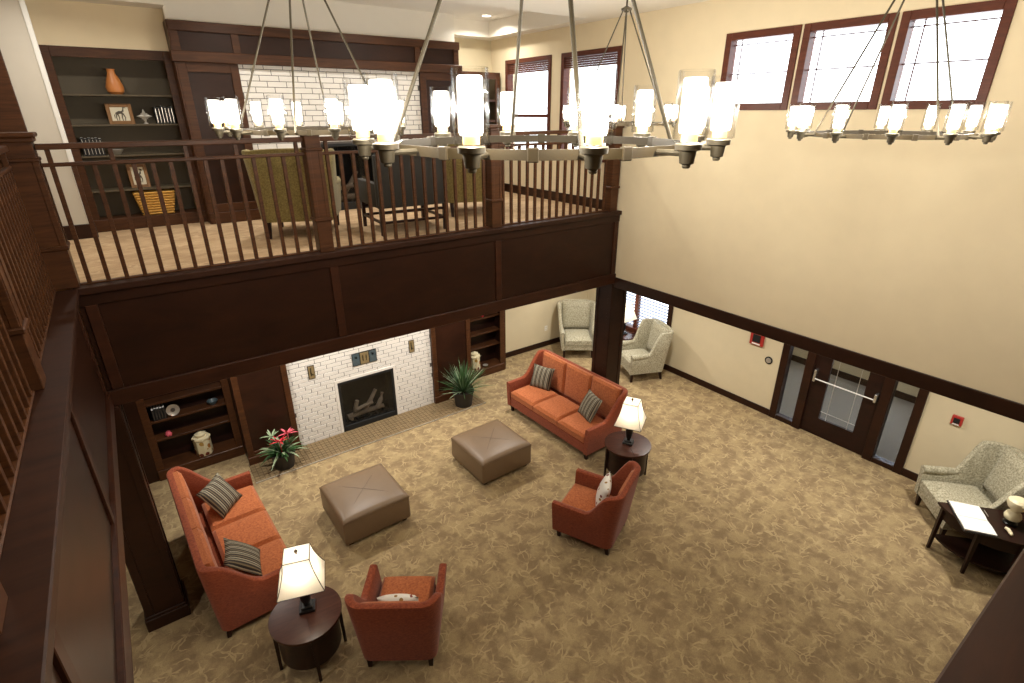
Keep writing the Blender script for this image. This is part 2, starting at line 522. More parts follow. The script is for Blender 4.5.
def wallgrid(axis, p0, p1, u0, u1, z0, z1, holes=()):
    """wall slab with rectangular openings; axis 'x': slab between x=p0..p1 running along y"""
    us = sorted({u0, u1, *[h[0] for h in holes], *[h[1] for h in holes]})
    zs = sorted({z0, z1, *[h[2] for h in holes], *[h[3] for h in holes]})
    bm = bmesh.new()
    for a, b in zip(us, us[1:]):
        run = None
        for c, d in zip(zs, zs[1:]):
            um, zm = (a + b) / 2, (c + d) / 2
            hole = any(h[0] < um < h[1] and h[2] < zm < h[3] for h in holes)
            if hole:
                if run:
                    (addbox(bm, p0, p1, a, b, *run) if axis == 'x' else addbox(bm, a, b, p0, p1, *run))
                run = None
            else:
                run = (run[0], d) if run else (c, d)
        if run:
            (addbox(bm, p0, p1, a, b, *run) if axis == 'x' else addbox(bm, a, b, p0, p1, *run))
    return bm

def face_dir(dx, dy):
    """z rotation that turns a thing whose front is -y towards (dx, dy)"""
    return math.atan2(dy, dx) + PI / 2

# ================================================================== THE SETTING
struct('floor', box(XMIN - .2, WX + .2, YMIN - .2, YA + .2, -.12, 0), 'carpet', label='olive and brown patterned carpet of the lower lounge')
# upper decks: balcony lounge, left gallery, near gallery (each a slab with its dropped ceiling below)
struct('floor_balcony', box(XMIN, WU, YB + .06, YA, 2.74, DECK), 'carpet_up', label='tan carpet of the upper lounge')
struct('floor_gallery_left', box(XMIN, XL - .06, YN - .06, YB + .06, 2.74, DECK), 'carpet_up', label='tan carpet of the left gallery')
struct('floor_gallery_near', box(XMIN, WU, YMIN, YN - .06, 2.74, DECK), 'carpet_up', label='tan carpet of the near gallery')
struct('ceiling_alcove', addbox(box(WU + .2, WX + .2, YMIN, YA, 2.74, 2.95), WX + .2, 11.82, .9, 5.5, 2.74, 2.95), 'ceiling')
# ceiling with the raised tray over the upper lounge
TX0, TX1, TY0, TY1 = -1.6, 5.87, 6.35, 8.80
bmc = bmesh.new()
for a, b, c, d in ((XMIN, TX0, YMIN, YA), (TX1, WU + .2, YMIN, YA), (TX0, TX1, YMIN, TY0), (TX0, TX1, TY1, YA)):
    addbox(bmc, a, b, c, d, CEIL, CEIL + .34)
addbox(bmc, TX0, .98, 8.36, TY1, CEIL - .02, CEIL + .3)
addbox(bmc, TX0 - .1, TX1 + .1, TY0 - .1, TY1 + .1, TRAY, TRAY + .12)
struct('ceiling', bmc, 'ceiling')
# outer walls
struct('wall_near', addbox(box(XMIN - .2, WX + .2, YMIN - .2, YMIN, 0, 2.95), XMIN - .2, WU + .2, YMIN - .2, YMIN, 2.95, CEIL + .3), 'wall')
struct('wall_left', box(XMIN - .2, XMIN, YMIN, YA, 0, CEIL + .2), 'wall')
struct('wall_far', addbox(box(XMIN - .2, WX + .2, YA, YA + .2, 0, 2.95), XMIN - .2, WU + .2, YA, YA + .2, 2.95, CEIL + .4), 'wall_low', label='cream wall of the alcove beyond the bookcases')
LWIN = (6.66, 8.30, .66, 2.12)      # lower window with blinds
DOOR = (2.04, 4.12, 0.0, 2.42)      # door with its two sidelights
struct('wall_right_lower', wallgrid('x', WX, WX + .2, YMIN, YA, 0, 2.74, (LWIN, DOOR)), 'wall_low', label='cream lower wall with the glazed door')
CW = [(1.66, 2.465, 5.22, 6.03), (2.495, 3.355, 5.22, 6.03), (3.385, 4.26, 5.22, 6.03)]
TW = [(5.90, 7.17, 4.50, 6.05), (7.42, 8.69, 4.50, 6.05)]
struct('wall_right_upper', wallgrid('x', WU, WU + .2, YMIN, YA, 2.74, CEIL + .3, CW + TW), 'wall', label='tall beige upper wall with three high windows')
bmt = box(WU - .025, WU + .2, YMIN, YB, 2.63, 2.79, .004)
struct('trim_1', bmt, 'panel', label='dark wood band below the tall beige wall')
# baseboards
struct('baseboard_right', box(WX - .02, WX, 4.16, YA, 0, .13, .004), 'panel')
struct('baseboard_door', box(WX - .02, WX, YMIN, 2.0, 0, .13, .004), 'panel')
struct('baseboard_far', box(6.08, WX - .02, YA - .02, YA, 0, .13, .004), 'panel')
struct('baseboard_upper_right', box(WU - .02, WU, YB + .25, YA, DECK, DECK + .15, .004), 'panel')

# upper left wall return beside the bookcase, with its white corner trim and dark casing
UYL = 8.33
struct('wall_upper_left', wallgrid('y', UYL, YA, XMIN, -.35, DECK, CEIL), 'wall_pale', label='pale wall return left of the upper bookcase')
struct('trim_2', box(-.355, -.305, UYL - .014, UYL + .05, DECK + .16, CEIL, .006), 'white', label='white corner trim of the upper left wall')
struct('baseboard_upper_left', box(-1.0, -.29, UYL - .025, UYL + .03, DECK, DECK + .17, .005), 'panel')
struct('trim_3', box(-1.05, -.63, UYL - .05, UYL, DECK, CEIL, .006), 'wood', label='dark wood casing on the pale upper left wall')
struct('wall_upper_far', box(-.35, 0.98, YK + .34, YA, DECK, CEIL + .2), 'wall')
struct('wall_upper_soffit', box(-.35, 0.98, YK + .02, YK + .34, 5.92, CEIL + .3), 'wall')
# ------------------------------------------------------------------ balcony fronts: cap, rails, stiles, recessed panels
def fascia(root_name, label, axis, face, sgn, u0, u1, stiles):
    """face: coordinate of the stile faces; sgn: direction out into the hall"""
    root = sempty(root_name, label)
    def put(name, m, a, b, back, front, z0, z1, bev=.004):
        lo, hi = sorted((face - sgn * back, face + sgn * front))
        bm = box(a, b, lo, hi, z0, z1, bev) if axis == 'y' else box(lo, hi, a, b, z0, z1, bev)
        return obj(name, bm, m, root, smooth=0)
    put('core', 'panel', u0, u1, .06, -.022, 2.74, 3.77, 0)
    put('cap', 'cap', u0, u1 , .20, .035, 3.775, 3.835, .006)
    put('top_board', 'panel', u0, u1, .05, 0, 3.67, 3.775)
    put('beam', 'panel_h', u0, u1, .10, .012, BEAM0, BEAM1, .006)
    for s in stiles:
        put('stile', 'panel_h', s - .045, s + .045, .05, 0, BEAM1, 3.67)
    ed = [u0] + list(stiles) + [u1]
    for a, b in zip(ed, ed[1:]):
        a2 = a + (.045 if a in stiles else 0); b2 = b - (.045 if b in stiles else 0)
        put('panel', 'panel', a2 + .002, b2 - .002, .035, -.018, BEAM1 + .002, 3.668, .002)
    return root
fascia('wall_balcony_front', 'dark wood panelled balcony front above the fireplace', 'y', YB, -1, XL, WU - .002, (-.40, 1.735, 3.90, 6.09))
fascia('wall_gallery_left', 'dark wood panelled front of the left gallery', 'x', XL, 1, YN, YB, (.2, 1.82, 3.61, 5.64))
fascia('wall_gallery_near', 'dark wood panelled front of the near gallery', 'y', YN, 1, XL, WU - .002, (-.40, 1.735, 3.90, 6.09))

# ------------------------------------------------------------------ columns
def column(name, label, x, y, w):
    root = sempty(name, label)
    h = w / 2
    obj('shaft', box(x - h, x + h, y - h, y + h, 0, BEAM0, .006), 'panel', root, smooth=0)
    for dx, dy in ((0, -1), (1, 0), (0, 1), (-1, 0)):
        for s in (-1, 1):   # raised corner stiles of each face
            cx, cy = x + dx * h + (s * (h - .035) if dy else 0), y + dy * h + (s * (h - .035) if dx else 0)
            ex, ey = (.035, .008) if dy else (.008, .035)
            obj('stile', box(cx - ex, cx + ex, cy - ey, cy + ey, .2, BEAM0 - .02, .002), 'panel', root, smooth=0)
    obj('plinth', box(x - h - .03, x + h + .03, y - h - .03, y + h + .03, 0, .16, .006), 'panel', root, smooth=0)
    obj('plinth_moulding', box(x - h - .018, x + h + .018, y - h - .018, y + h + .018, .16, .195, .006), 'panel', root, smooth=0)
    return root
column('column_left', 'square dark wood column beside the left sofa', -.615, 5.84, .35)
column('column_right', 'square dark wood column behind the right sofa', 6.30, 5.905, .35)

# ------------------------------------------------------------------ brick fireplaces
def cube_mesh(name, bev):
    return finish(box(-.5, .5, -.5, .5, -.5, .5), name, 0)
BRICK_ME = {}
def brick_mesh(w):
    k = round(w, 3)
    if k not in BRICK_ME:
        BRICK_ME[k] = finish(box(-k / 2, k / 2, -.03, .03, -.0325, .0325, .002), 'brick', 0)
        BRICK_ME[k].materials.append(M['brick'])
    return BRICK_ME[k]

def brickwork(root, x0, x1, z0, z1, y, hole, vis_z):
    L, P, G = .243, .072, .008
    hidden = bmesh.new()
    row, z = 0, z0
    while z + P <= z1 + .001:
        off = (row * .36 % 1.0) * (L + G)
        xs = x0 - off
        while xs < x1:
            spans = [(max(xs, x0), min(xs + L, x1))]
            zc = z + P / 2
            if hole and hole[2] - .02 < zc < hole[3]:
                new = []
                for a, b in spans:
                    if b <= hole[0] or a >= hole[1]:
                        new.append((a, b))
                    else:
                        if a < hole[0]: new.append((a, hole[0]))
                        if b > hole[1]: new.append((hole[1], b))
                spans = new
            for a, b in spans:
                if b - a > .03:
                    if zc < vis_z[1] and zc > vis_z[0]:
                        w = round((b - a) * 50) / 50 if b - a < L - .001 else L
                        o = link('brick', brick_mesh(min(w, b - a)), None, root, ((a + b) / 2, y + .03 + random.uniform(-.0015, .0015), zc))
                    else:
                        addbox(hidden, a, b, y, y + .06, z + G / 2, z + P - G / 2)
            xs += L + G
        z += P
        row += 1
    if len(hidden.verts):
        o = obj('upper_bricks', hidden, 'brick', root, smooth=0)
        o['kind'] = 'stuff'
    else:
        hidden.free()

def fireplace_insert(label, loc, w, h, lit=False):
    t = thing('fireplace_insert', label, 'fireplace', loc)
    d = .38
    bm = bmesh.new()
    addbox(bm, -w / 2, w / 2, d - .02, d, 0, h); addbox(bm, -w / 2, -w / 2 + .02, .05, d, 0, h); addbox(bm, w / 2 - .02, w / 2, .05, d, 0, h)
    addbox(bm, -w / 2, w / 2, .05, d, h - .02, h); addbox(bm, -w / 2, w / 2, .05, d, 0, .02)
    obj('firebox', bm, 'firebrick', t, smooth=0)
    bm = bmesh.new()
    f = .045
    addbox(bm, -w / 2, -w / 2 + f, 0, .06, 0, h, .004); addbox(bm, w / 2 - f, w / 2, 0, .06, 0, h, .004)
    addbox(bm, -w / 2 + f, w / 2 - f, 0, .06, h - f, h, .004); addbox(bm, -w / 2 + f, w / 2 - f, 0, .06, 0, .11, .004)
    obj('frame', bm, 'dark', t, smooth=0)
    for a, b, r in (((-.30, .2, .10), (-.16, .16, .46), .045), ((-.2, .14, .30), (.12, .16, .34), .035), ((-.05, .18, .20), (.22, .22, .55), .04), ((.20, .16, .20), (.33, .2, .46), .045), ((-.35, .22, .16), (.34, .22, .17), .05)):
        bm = tube([a, Vector(a).lerp(Vector(b), .5) + Vector((.02, 0, .01)), b], [r, r * .9, r * .8], 8)
        obj('log', bm, 'log', t)
    bm = bmesh.new()
    for k in range(6):
        addbox(bm, -.33 + k * .13, -.315 + k * .13, .1, .3, .06, .115)
    addbox(bm, -.36, .36, .10, .115, .09, .105)
    obj('grate', bm, 'dark', t, smooth=0)
    obj('glass_pane', box(-w / 2 + f, w / 2 - f, .03, .034, .11, h - f), 'door_glass', t, smooth=0)
    return t

# lower fireplace wall
wl = sempty('wall_fireplace_lower', 'white brick fireplace wall below the balcony')
FB = (2.30, 3.32, 0, .98)
obj('mortar_bed', wallgrid('y', YF + .004, YF + .06, 1.54, 4.09, 0, 2.74, ((FB[0], FB[1], -.01, FB[3]),)), 'grout', wl, smooth=0)
brickwork(wl, 1.54, 4.09, 0, 2.70, YF, FB, (0, 1.66))
obj('surround', (lambda bm: (addbox(bm, FB[0] - .05, FB[0], YF - .006, YF + .05, 0, FB[3] + .05, .003), addbox(bm, FB[1], FB[1] + .05, YF - .006, YF + .05, 0, FB[3] + .05, .003), addbox(bm, FB[0], FB[1], YF - .006, YF + .05, FB[3], FB[3] + .05, .003), bm)[-1])(bmesh.new()), 'brick', wl, smooth=0)
obj('backing', wallgrid('y', YF + .45, YF + .6, .70, 5.2, 0, 2.74), 'panel', wl, smooth=0)
fireplace_insert('black gas fireplace with pale logs in the lower white brick wall', (2.81, YF - .005, .0), 1.02, .98)

def deco(label, x, z, w, h, parts):
    t = thing('decorative_tile', label, 'tile', (x, YF - .012, z))
    obj('tile_edge', box(-w / 2, w / 2, 0, .012, -h / 2, h / 2, .003), 'dark', t, smooth=0)
    for (a, b, c, d, m) in parts:
        obj('glazed_field', box(a, b, -.004, 0, c, d, .001), m, t, smooth=0)
    return t
for nm, x in (('dark figured tile on the white brick left of the lower fireplace', 1.915), ('dark figured tile on the white brick right of the lower fireplace', 3.71)):
    deco(nm, x, 1.31, .11, .24, ((-.045, .045, -.11, .11, 'tile_gold'), (-.02, .0, -.07, .08, 'dark'), (0, .03, -.06, -.03, 'dark')))
deco('three part blue and ochre tile centred above the lower fireplace', 2.82, 1.325, .44, .23,
     ((-.21, -.09, -.105, .105, 'tile_blue'), (-.075, .075, -.105, .105, 'tile_gold'), (.09, .21, -.105, .105, 'tile_blue'), (-.17, -.13, .02, .06, 'mat_board'), (.13, .17, .02, .06, 'mat_board'), (-.04, -.02, -.05, .06, 'dark'), (.02, .04, -.05, .06, 'dark')))

# hearth of small tiles
hr = sempty('floor_hearth', 'brown tiled hearth strip in front of the lower fireplace')
HX0, HX1, HY0, HY1 = .72, 4.90, 7.68, 8.262
obj('bed', box(HX0, HX1, HY0, HY1, 0, .012), 'hearth_grout', hr, smooth=0)
bm = bmesh.new()
nx, ny = 60, 8
for i in range(nx):
    for j in range(ny):
        a = HX0 + (HX1 - HX0) * i / nx; b = HX0 + (HX1 - HX0) * (i + 1) / nx
        c = HY0 + (HY1 - HY0) * j / ny; d = HY0 + (HY1 - HY0) * (j + 1) / ny
        addbox(bm, a + .004, b - .004, c + .004, d - .004, .01, .018 + random.uniform(-.001, .001))
o = obj('tiles', bm, 'hearth', hr, smooth=0); o['kind'] = 'stuff'
obj('edge_strip', box(HX0 - .01, HX1, HY0 - .012, HY0, 0, .021, .002), 'silver', hr, smooth=0)

# wood panels beside the lower brick
def pier(name, label, x0, x1, y, z0, z1, base):
    r = sempty(name, label)
    obj('panel', box(x0 + .002, x1 - .002, y + .02, y + .6, z0, z1), 'panel', r, smooth=0)
    for a, b in ((x0, x0 + .09), (x1 - .09, x1)):
        obj('stile', box(a, b, y, y + .03, z0 + base, z1, .003), 'wood', r, smooth=0)
    obj('top_rail', box(x0 + .09, x1 - .09, y, y + .03, z1 - .1, z1, .003), 'wood_h', r, smooth=0)
    obj('bottom_rail', box(x0 + .09, x1 - .09, y, y + .03, z0 + base, z0 + base + .08, .003), 'wood_h', r, smooth=0)
    obj('base', box(x0 - .01, x1 + .01, y - .025, y + .03, z0, z0 + base, .006), 'wood_h', r, smooth=0)
    return r
pier('wall_pier_left', 'dark wood panel between the left bookcase and the white brick', .74, 1.54, 8.21, 0, 2.74, .15)
pier('wall_pier_right', 'dark wood panel between the white brick and the right bookcase', 4.09, 4.93, 8.21, 0, 2.74, .15)

# bookcases
def bookcase(name, label, x0, x1, y, z0, z1, shelves, base, depth=.34, backm='wood_dark', st=.10, mw='wood', shelf_m='wood', st_h=.035, inset=.02):
    t = thing(name, label, 'bookcase', ((x0 + x1) / 2, y, z0))
    w = (x1 - x0) / 2; h = z1 - z0
    obj('back_panel', box(-w, w, depth - .02, depth, 0, h), backm, t, smooth=0)
    for s in (-1, 1):
        obj('side_panel', box(*sorted((s * w, s * (w - .03))), .02, depth - .02, base, h), backm, t, smooth=0)
        obj('stile', box(*sorted((s * w, s * (w - st))), 0, .025, base, h, .003), mw, t, smooth=0)
    obj('head_rail', box(-w + st, w - st, 0, .025, h - .11, h, .003), mw, t, smooth=0)
    obj('base', box(-w, w, -.03, depth - .02, 0, base, .006), mw, t, smooth=0)
    for s in shelves:
        obj('shelf', box(-w + .03, w - .03, inset, depth - .02, s - z0 - st_h, s - z0, .003), shelf_m, t, smooth=0)
    return t
bookcase('bookcase', 'dark recessed bookcase with a floral jar behind the left sofa', -.47, .74, YK - .05, 0, 2.2, (.62, .94, 1.24, 1.6), .17, inset=.12)
bookcase('bookcase', 'dark recessed bookcase with a floral jar behind the spiky plant', 4.93, 6.05, YK, 0, 2.2, (.62, .94, 1.28, 1.6), .17, inset=.12)
struct('wall_bookcase_side', box(6.05, 6.09, YK, YA, 0, 2.74), 'wood')
struct('wall_bookcase_left', box(-1.2, -.47, YK - .05, YA, 0, 2.74), 'panel')

# upper fireplace wall
UY = 8.46
wu = sempty('wall_fireplace_upper', 'white brick fireplace wall of the upper lounge')
UB = (2.50, 3.46, DECK, DECK + .98)
obj('mortar_bed', wallgrid('y', UY + .004, UY + .06, 1.68, 4.30, DECK, 5.85, ((UB[0], UB[1], UB[2] - .01, UB[3]),)), 'grout', wu, smooth=0)
brickwork(wu, 1.68, 4.30, DECK, 5.85, UY, UB, (4.30, 5.90))
obj('chimney_breast', wallgrid('y', UY + .07, YA, .98, 5.02, DECK, TRAY + .1, ((UB[0], UB[1], UB[2] - .01, UB[3]),)), 'wall_white', wu, smooth=0)
for a, b in ((.98, 1.68), (4.30, 5.02)):
    obj('pier_panel', box(a + .001, b - .001, UY - .03, UY + .07, DECK, 5.79), 'panel', wu, smooth=0)
    for c, d in ((a, a + .10), (b - .10, b)):
        obj('stile', box(c, d, UY - .055, UY - .03, DECK + .15, 5.79, .003), 'wood', wu, smooth=0)
    obj('bottom_rail', box(a + .1, b - .1, UY - .055, UY - .03, DECK + .15, DECK + .26, .003), 'wood_h', wu, smooth=0)
    obj('top_rail', box(a + .1, b - .1, UY - .055, UY - .03, 5.68, 5.79, .003), 'wood_h', wu, smooth=0)
    obj('base', box(a - .01, b + .01, UY - .08, UY - .02, DECK, DECK + .15, .005), 'wood_h', wu, smooth=0)
obj('return_board', box(.962, .98, UY - .05, YK + .03, DECK, 6.24, .002), 'wood', wu, smooth=0)
obj('mantel_band', box(.94, 5.05, UY - .10, UY + .07, 5.79, 5.91, .006), 'wood_h', wu, smooth=0)
obj('frieze', box(.98, 5.02, UY - .035, UY + .07, 5.91, 6.13), 'panel', wu, smooth=0)
for x in (1.02, 1.70, 4.28, 4.97):
    obj('frieze_stile', box(x - .045, x + .045, UY - .055, UY - .03, 5.91, 6.13, .003), 'wood', wu, smooth=0)
obj('crown_band', box(.97, 5.03, UY - .065, UY + .07, 6.13, 6.24, .005), 'wood_h', wu, smooth=0)
fireplace_insert('black fireplace in the white brick wall of the upper lounge', (2.98, UY - .005, DECK), .96, .98)
bookcase('bookcase', 'tall upper bookcase with an orange vase and a wicker basket', -.335, .98, YK, DECK, 5.92, (4.30, 4.72, 5.08, 5.42), .15, .34, 'shelf_back', .10, shelf_m='shelf_back', st_h=.022)
bookcase('bookcase', 'upper bookcase in the far corner beside the tall windows', 5.04, 6.10, 8.80, DECK, 5.86, (4.3, 4.66, 5.08, 5.42), .15, .34, 'shelf_back', .10)

# ================================================================== WINDOWS
def window_x(name, label, hole, x_in, frame=.075, tall=False, muntin=True):
    y0, y1, z0, z1 = hole
    r = sempty(name, label)
    bm = bmesh.new()
    for a, b, c, d in ((y0, y0 + frame, z0, z1), (y1 - frame, y1, z0, z1), (y0 + frame, y1 - frame, z0, z0 + frame), (y0 + frame, y1 - frame, z1 - frame, z1)):
        addbox(bm, x_in - .02, x_in + .11, a, b, c, d, .004)
    obj('window_frame', bm, 'sash', r, smooth=0)
    obj('pane', box(x_in + .06, x_in + .066, y0 + frame, y1 - frame, z0 + frame, z1 - frame), 'pane', r, smooth=0)
    if muntin:
        a, b, c, d = y0 + frame, y1 - frame, z0 + frame, z1 - frame
        for yy in (b - .10,):
            obj('muntin', box(x_in + .05, x_in + .058, yy - .006, yy + .006, c, d), 'sash', r, smooth=0)
        for zz in (c + (d - c) * .47, d - .05):
            obj('muntin', box(x_in + .05, x_in + .058, a, b, zz - .006, zz + .006), 'sash', r, smooth=0)
    if tall:
        zm = z0 + (z1 - z0) * .42
        obj('meeting_rail', box(x_in + .03, x_in + .08, y0 + frame, y1 - frame, zm - .025, zm + .025, .003), 'sash', r, smooth=0)
        for k in range(5):
            obj('raised_blind_slat', box(x_in + .0, x_in + .05, y0 + frame + .005, y1 - frame - .005, z1 - frame - .03 - k * .03, z1 - frame - .006 - k * .03, .002), 'sash', r, smooth=0)
    return r
for i, (h, w) in enumerate(zip(CW, ('high window nearest the viewer', 'middle high window', 'high window nearest the balcony'))):
    window_x('window_%d' % (i + 1), w + ' in the tall beige wall', h, WU)
window_x('window_4', 'tall balcony window nearest the hall', TW[0], WU, .07, True, False)
window_x('window_5', 'tall balcony window in the far corner', TW[1], WU, .07, True, False)
# lower window with blinds
lw = sempty('window_6', 'lower window with grey blinds behind the wing chairs')
y0, y1, z0, z1 = LWIN
bm = bmesh.new()
for a, b, c, d in ((y0 - .09, y0 + .02, z0 - .06, z1 + .09), (y1 - .02, y1 + .09, z0 - .06, z1 + .09), (y0 + .02, y1 - .02, z1 - .02, z1 + .09)):
    addbox(bm, WX - .03, WX + .1, a, b, c, d, .004)
obj('window_frame', bm, 'panel', lw, smooth=0)
obj('window_sill', box(WX - .06, WX + .1, y0 - .1, y1 + .1, z0 - .09, z0 + .02, .006), 'sash', lw, smooth=0)
ym = 7.56
obj('mullion', box(WX - .015, WX + .09, ym - .045, ym + .045, z0, z1, .004), 'sash', lw, smooth=0)
obj('pane', box(WX + .12, WX + .126, y0, y1, z0, z1), 'pane', lw, smooth=0)
for a, b in ((y0 + .03, ym - .05), (ym + .05, y1 - .03)):
    me = finish(box(-.031, .031, -(b - a) / 2, (b - a) / 2, -.0015, .0015), 'blind_slat', 0)
    me.materials.append(M['blind'])
    z = z0 + .05
    while z < z1 - .03:
        link('blind_slat', me, None, lw, (WX + .05, (a + b) / 2, z), (0, math.radians(-14), 0))
        z += .068
    obj('blind_rail', box(WX + .02, WX + .08, a, b, z1 - .06, z1 - .02, .003), 'blind', lw, smooth=0)

# door with sidelights
dr = sempty('door_1', 'dark glazed door with crash bar between two sidelights')
y0, y1, z0, z1 = DOOR
bm = bmesh.new()
for a, b in ((y0 - .05, y0 + .07), (2.42, 2.56), (3.60, 3.74), (y1 - .07, y1 + .05)):
    addbox(bm, WX - .03, WX + .12, a, b, 0, z1, .004)
addbox(bm, WX - .03, WX + .12, y0 - .05, y1 + .05, 2.2, z1 + .06, .004)
for a, b in ((y0 + .07, 2.42), (3.74, y1 - .07)):
    addbox(bm, WX - .02, WX + .10, a, b, 0, .09, .004)
obj('door_frame', bm, 'panel', dr, smooth=0)
for a, b in ((y0 + .07, 2.42), (3.74, y1 - .07)):
    obj('sidelight_pane', box(WX + .04, WX + .046, a, b, .09, 2.2), 'door_glass', dr, smooth=0)
ly0, ly1, lz0, lz1 = 2.79, 3.35, .34, 1.92
lf = obj('door_leaf', wallgrid('x', WX + .02, WX + .065, 2.56, 3.60, .01, 2.2, ((ly0, ly1, lz0, lz1),)), 'wood_dark', dr, smooth=0)
obj('door_pane', box(WX + .04, WX + .046, ly0, ly1, lz0, lz1), 'door_glass', lf, smooth=0)
for yy in (ly0 + .11, ly1 - .11):
    obj('caming', box(WX + .034, WX + .04, yy - .003, yy + .003, lz0, lz1), 'silver', lf, smooth=0)
for zz in (lz0 + .13, lz1 - .13):
    obj('caming', box(WX + .034, WX + .04, ly0, ly1, zz - .003, zz + .003), 'silver', lf, smooth=0)
bar = obj('crash_bar', tube([(WX - .06, 2.60, 1.06), (WX - .06, 3.54, 1.06)], .010, 10), 'white', dr)
for yy, zz0, zz1 in ((2.60, 1.02, 1.16), (3.54, 1.0, 1.22)):
    obj('bar_bracket', box(WX - .072, WX + .02, yy - .02, yy + .02, zz0, zz1, .006), 'chrome', dr)

# vestibule beyond the door
struct('floor_vestibule', box(WX + .2, 11.62, 1.0, 5.4, -.12, .006), 'vest_floor', label='grey mat of the entrance vestibule')
vw = wallgrid('x', 11.62, 11.82, .9, 5.5, 0, 2.74, ((2.1, 3.5, .55, 2.4), (4.0, 5.1, .55, 2.4)))
struct('wall_vestibule_far', vw, 'wall_low')
struct('wall_vestibule_left', box(WX + .2, 11.62, 5.4, 5.5, 0, 2.74), 'wall_low')
struct('wall_vestibule_right', box(WX + .2, 11.62, .9, 1.0, 0, 2.74), 'wall_low')
struct('baseboard_vestibule', box(11.59, 11.62, 1.0, 5.4, 0, .14), 'panel')
for i, (a, b) in enumerate(((2.1, 3.5), (4.0, 5.1))):
    w = sempty('window_%d' % (7 + i), 'vestibule window seen through the door glass')
    bm = bmesh.new()
    for c, d, e, f in ((a, a + .06, .55, 2.4), (b - .06, b, .55, 2.4), (a, b, .55, .61), (a, b, 2.34, 2.4)):
        addbox(bm, 11.60, 11.72, c, d, e, f)
    obj('window_frame', bm, 'panel', w, smooth=0)
    obj('pane', box(11.67, 11.676, a, b, .55, 2.4), 'pane', w, smooth=0)

# ================================================================== RAILINGS
RTOP, RMID = 4.985, 4.84
def newel(label, x, y, w=.15, group=None):
    t = thing('newel_post', label, 'post', (x, y, 3.835), 0, group)
    h = w / 2
    obj('shaft', box(-h, h, -h, h, 0, 1.20, .004), 'wood', t, smooth=0)
    obj('lower_collar', box(-h - .018, h + .018, -h - .018, h + .018, .325, .36, .008), 'wood', t, smooth=0)
    obj('upper_collar', box(-h - .014, h + .014, -h - .014, h + .014, 1.02, 1.05, .007), 'wood', t, smooth=0)
    for dx, dy in ((0, -1), (1, 0), (0, 1), (-1, 0)):
        for s in (-1, 1):
            cx, cy = dx * h + (s * (h - .018) if dy else 0), dy * h + (s * (h - .018) if dx else 0)
            ex, ey = (.018, .006) if dy else (.006, .018)
            obj('face_stile', box(cx - ex, cx + ex, cy - ey, cy + ey, .36, 1.02, .002), 'wood', t, smooth=0)
    obj('cap', box(-h - .035, h + .035, -h - .035, h + .035, 1.20, 1.235, .008), 'wood', t, smooth=0)
    obj('cap_moulding', box(-h - .018, h + .018, -h - .018, h + .018, 1.165, 1.20, .008), 'wood', t, smooth=0)
    return t
PICK = {}
def picket_mesh(h):
    k = round(h, 3)
    if k not in PICK:
        PICK[k] = finish(box(-.017, .017, -.017, .017, 0, k, .002), 'picket', 0)
        PICK[k].materials.append(M['wood'])
    return PICK[k]
def railing(label, axis, fixed, a, b, n, group='balcony railing sections'):
    t = thing('railing', label, 'railing', (a, fixed, 3.835) if axis == 'y' else (fixed, a, 3.835), 0)
    L = b - a
    def bar(name, w, z0, z1):
        bm = box(0, L, -w, w, z0 - 3.835, z1 - 3.835, .006) if axis == 'y' else box(-w, w, 0, L, z0 - 3.835, z1 - 3.835, .006)
        obj(name, bm, 'wood_h', t, smooth=0)
    bar('top_rail', .035, RTOP - .045, RTOP)
    bar('middle_rail', .022, RMID - .03, RMID)
    bar('foot_rail', .022, 3.835, 3.85)
    long_i = {0, round((n - 1) * .23), (n - 1) // 2, round((n - 1) * .73), n - 1}
    pitch = L / (n)
    for i in range(n):
        u = pitch * (i + .5)
        h = (RTOP - .045 if i in long_i else RMID - .03) - 3.85
        link('picket', picket_mesh(h), None, t, (u, 0, .015) if axis == 'y' else (0, u, .015))
    return t
RY = YB + .10
newel('square newel post at the corner of the two galleries', -.54, RY + .03, .21)
newel('panelled newel post in front of the olive wing chair', 1.70, RY, .15)
newel('panelled newel post above the middle of the balcony front', 3.90, RY, .15)
newel('panelled newel post against the tall beige wall', 6.02, RY, .15)
railing('balcony railing in front of the upper bookcase', 'y', RY, -.43, 1.62, 15)
railing('balcony railing in front of the upper fireplace', 'y', RY, 1.78, 3.82, 15)
railing('balcony railing beside the tall balcony windows', 'y', RY, 3.98, 5.94, 15)
RX = XL - .13
newel('newel post along the left gallery, second from its corner', RX - .02, 3.62, .16)
newel('newel post along the left gallery, third from its corner', RX - .02, 1.80, .16)
railing('left gallery railing running up to the corner newel', 'x', RX, 3.71, 5.705, 15)
railing('left gallery railing in the middle bay', 'x', RX, 1.89, 3.53, 12)
railing('left gallery railing nearest the viewer', 'x', RX, .05, 1.71, 12)
NY = YN - .17
newel('newel post at the near right end of the gallery', 6.02, NY, .15)
newel('newel post at the near left corner of the gallery', -.60, NY, .16)
newel('newel post of the near railing beside the viewer', 1.97, NY, .15)
railing('near gallery railing on the viewer\'s right', 'y', NY, 2.06, 5.93, 28)
railing('near gallery railing directly below the viewer', 'y', NY, -.51, 1.88, 17)

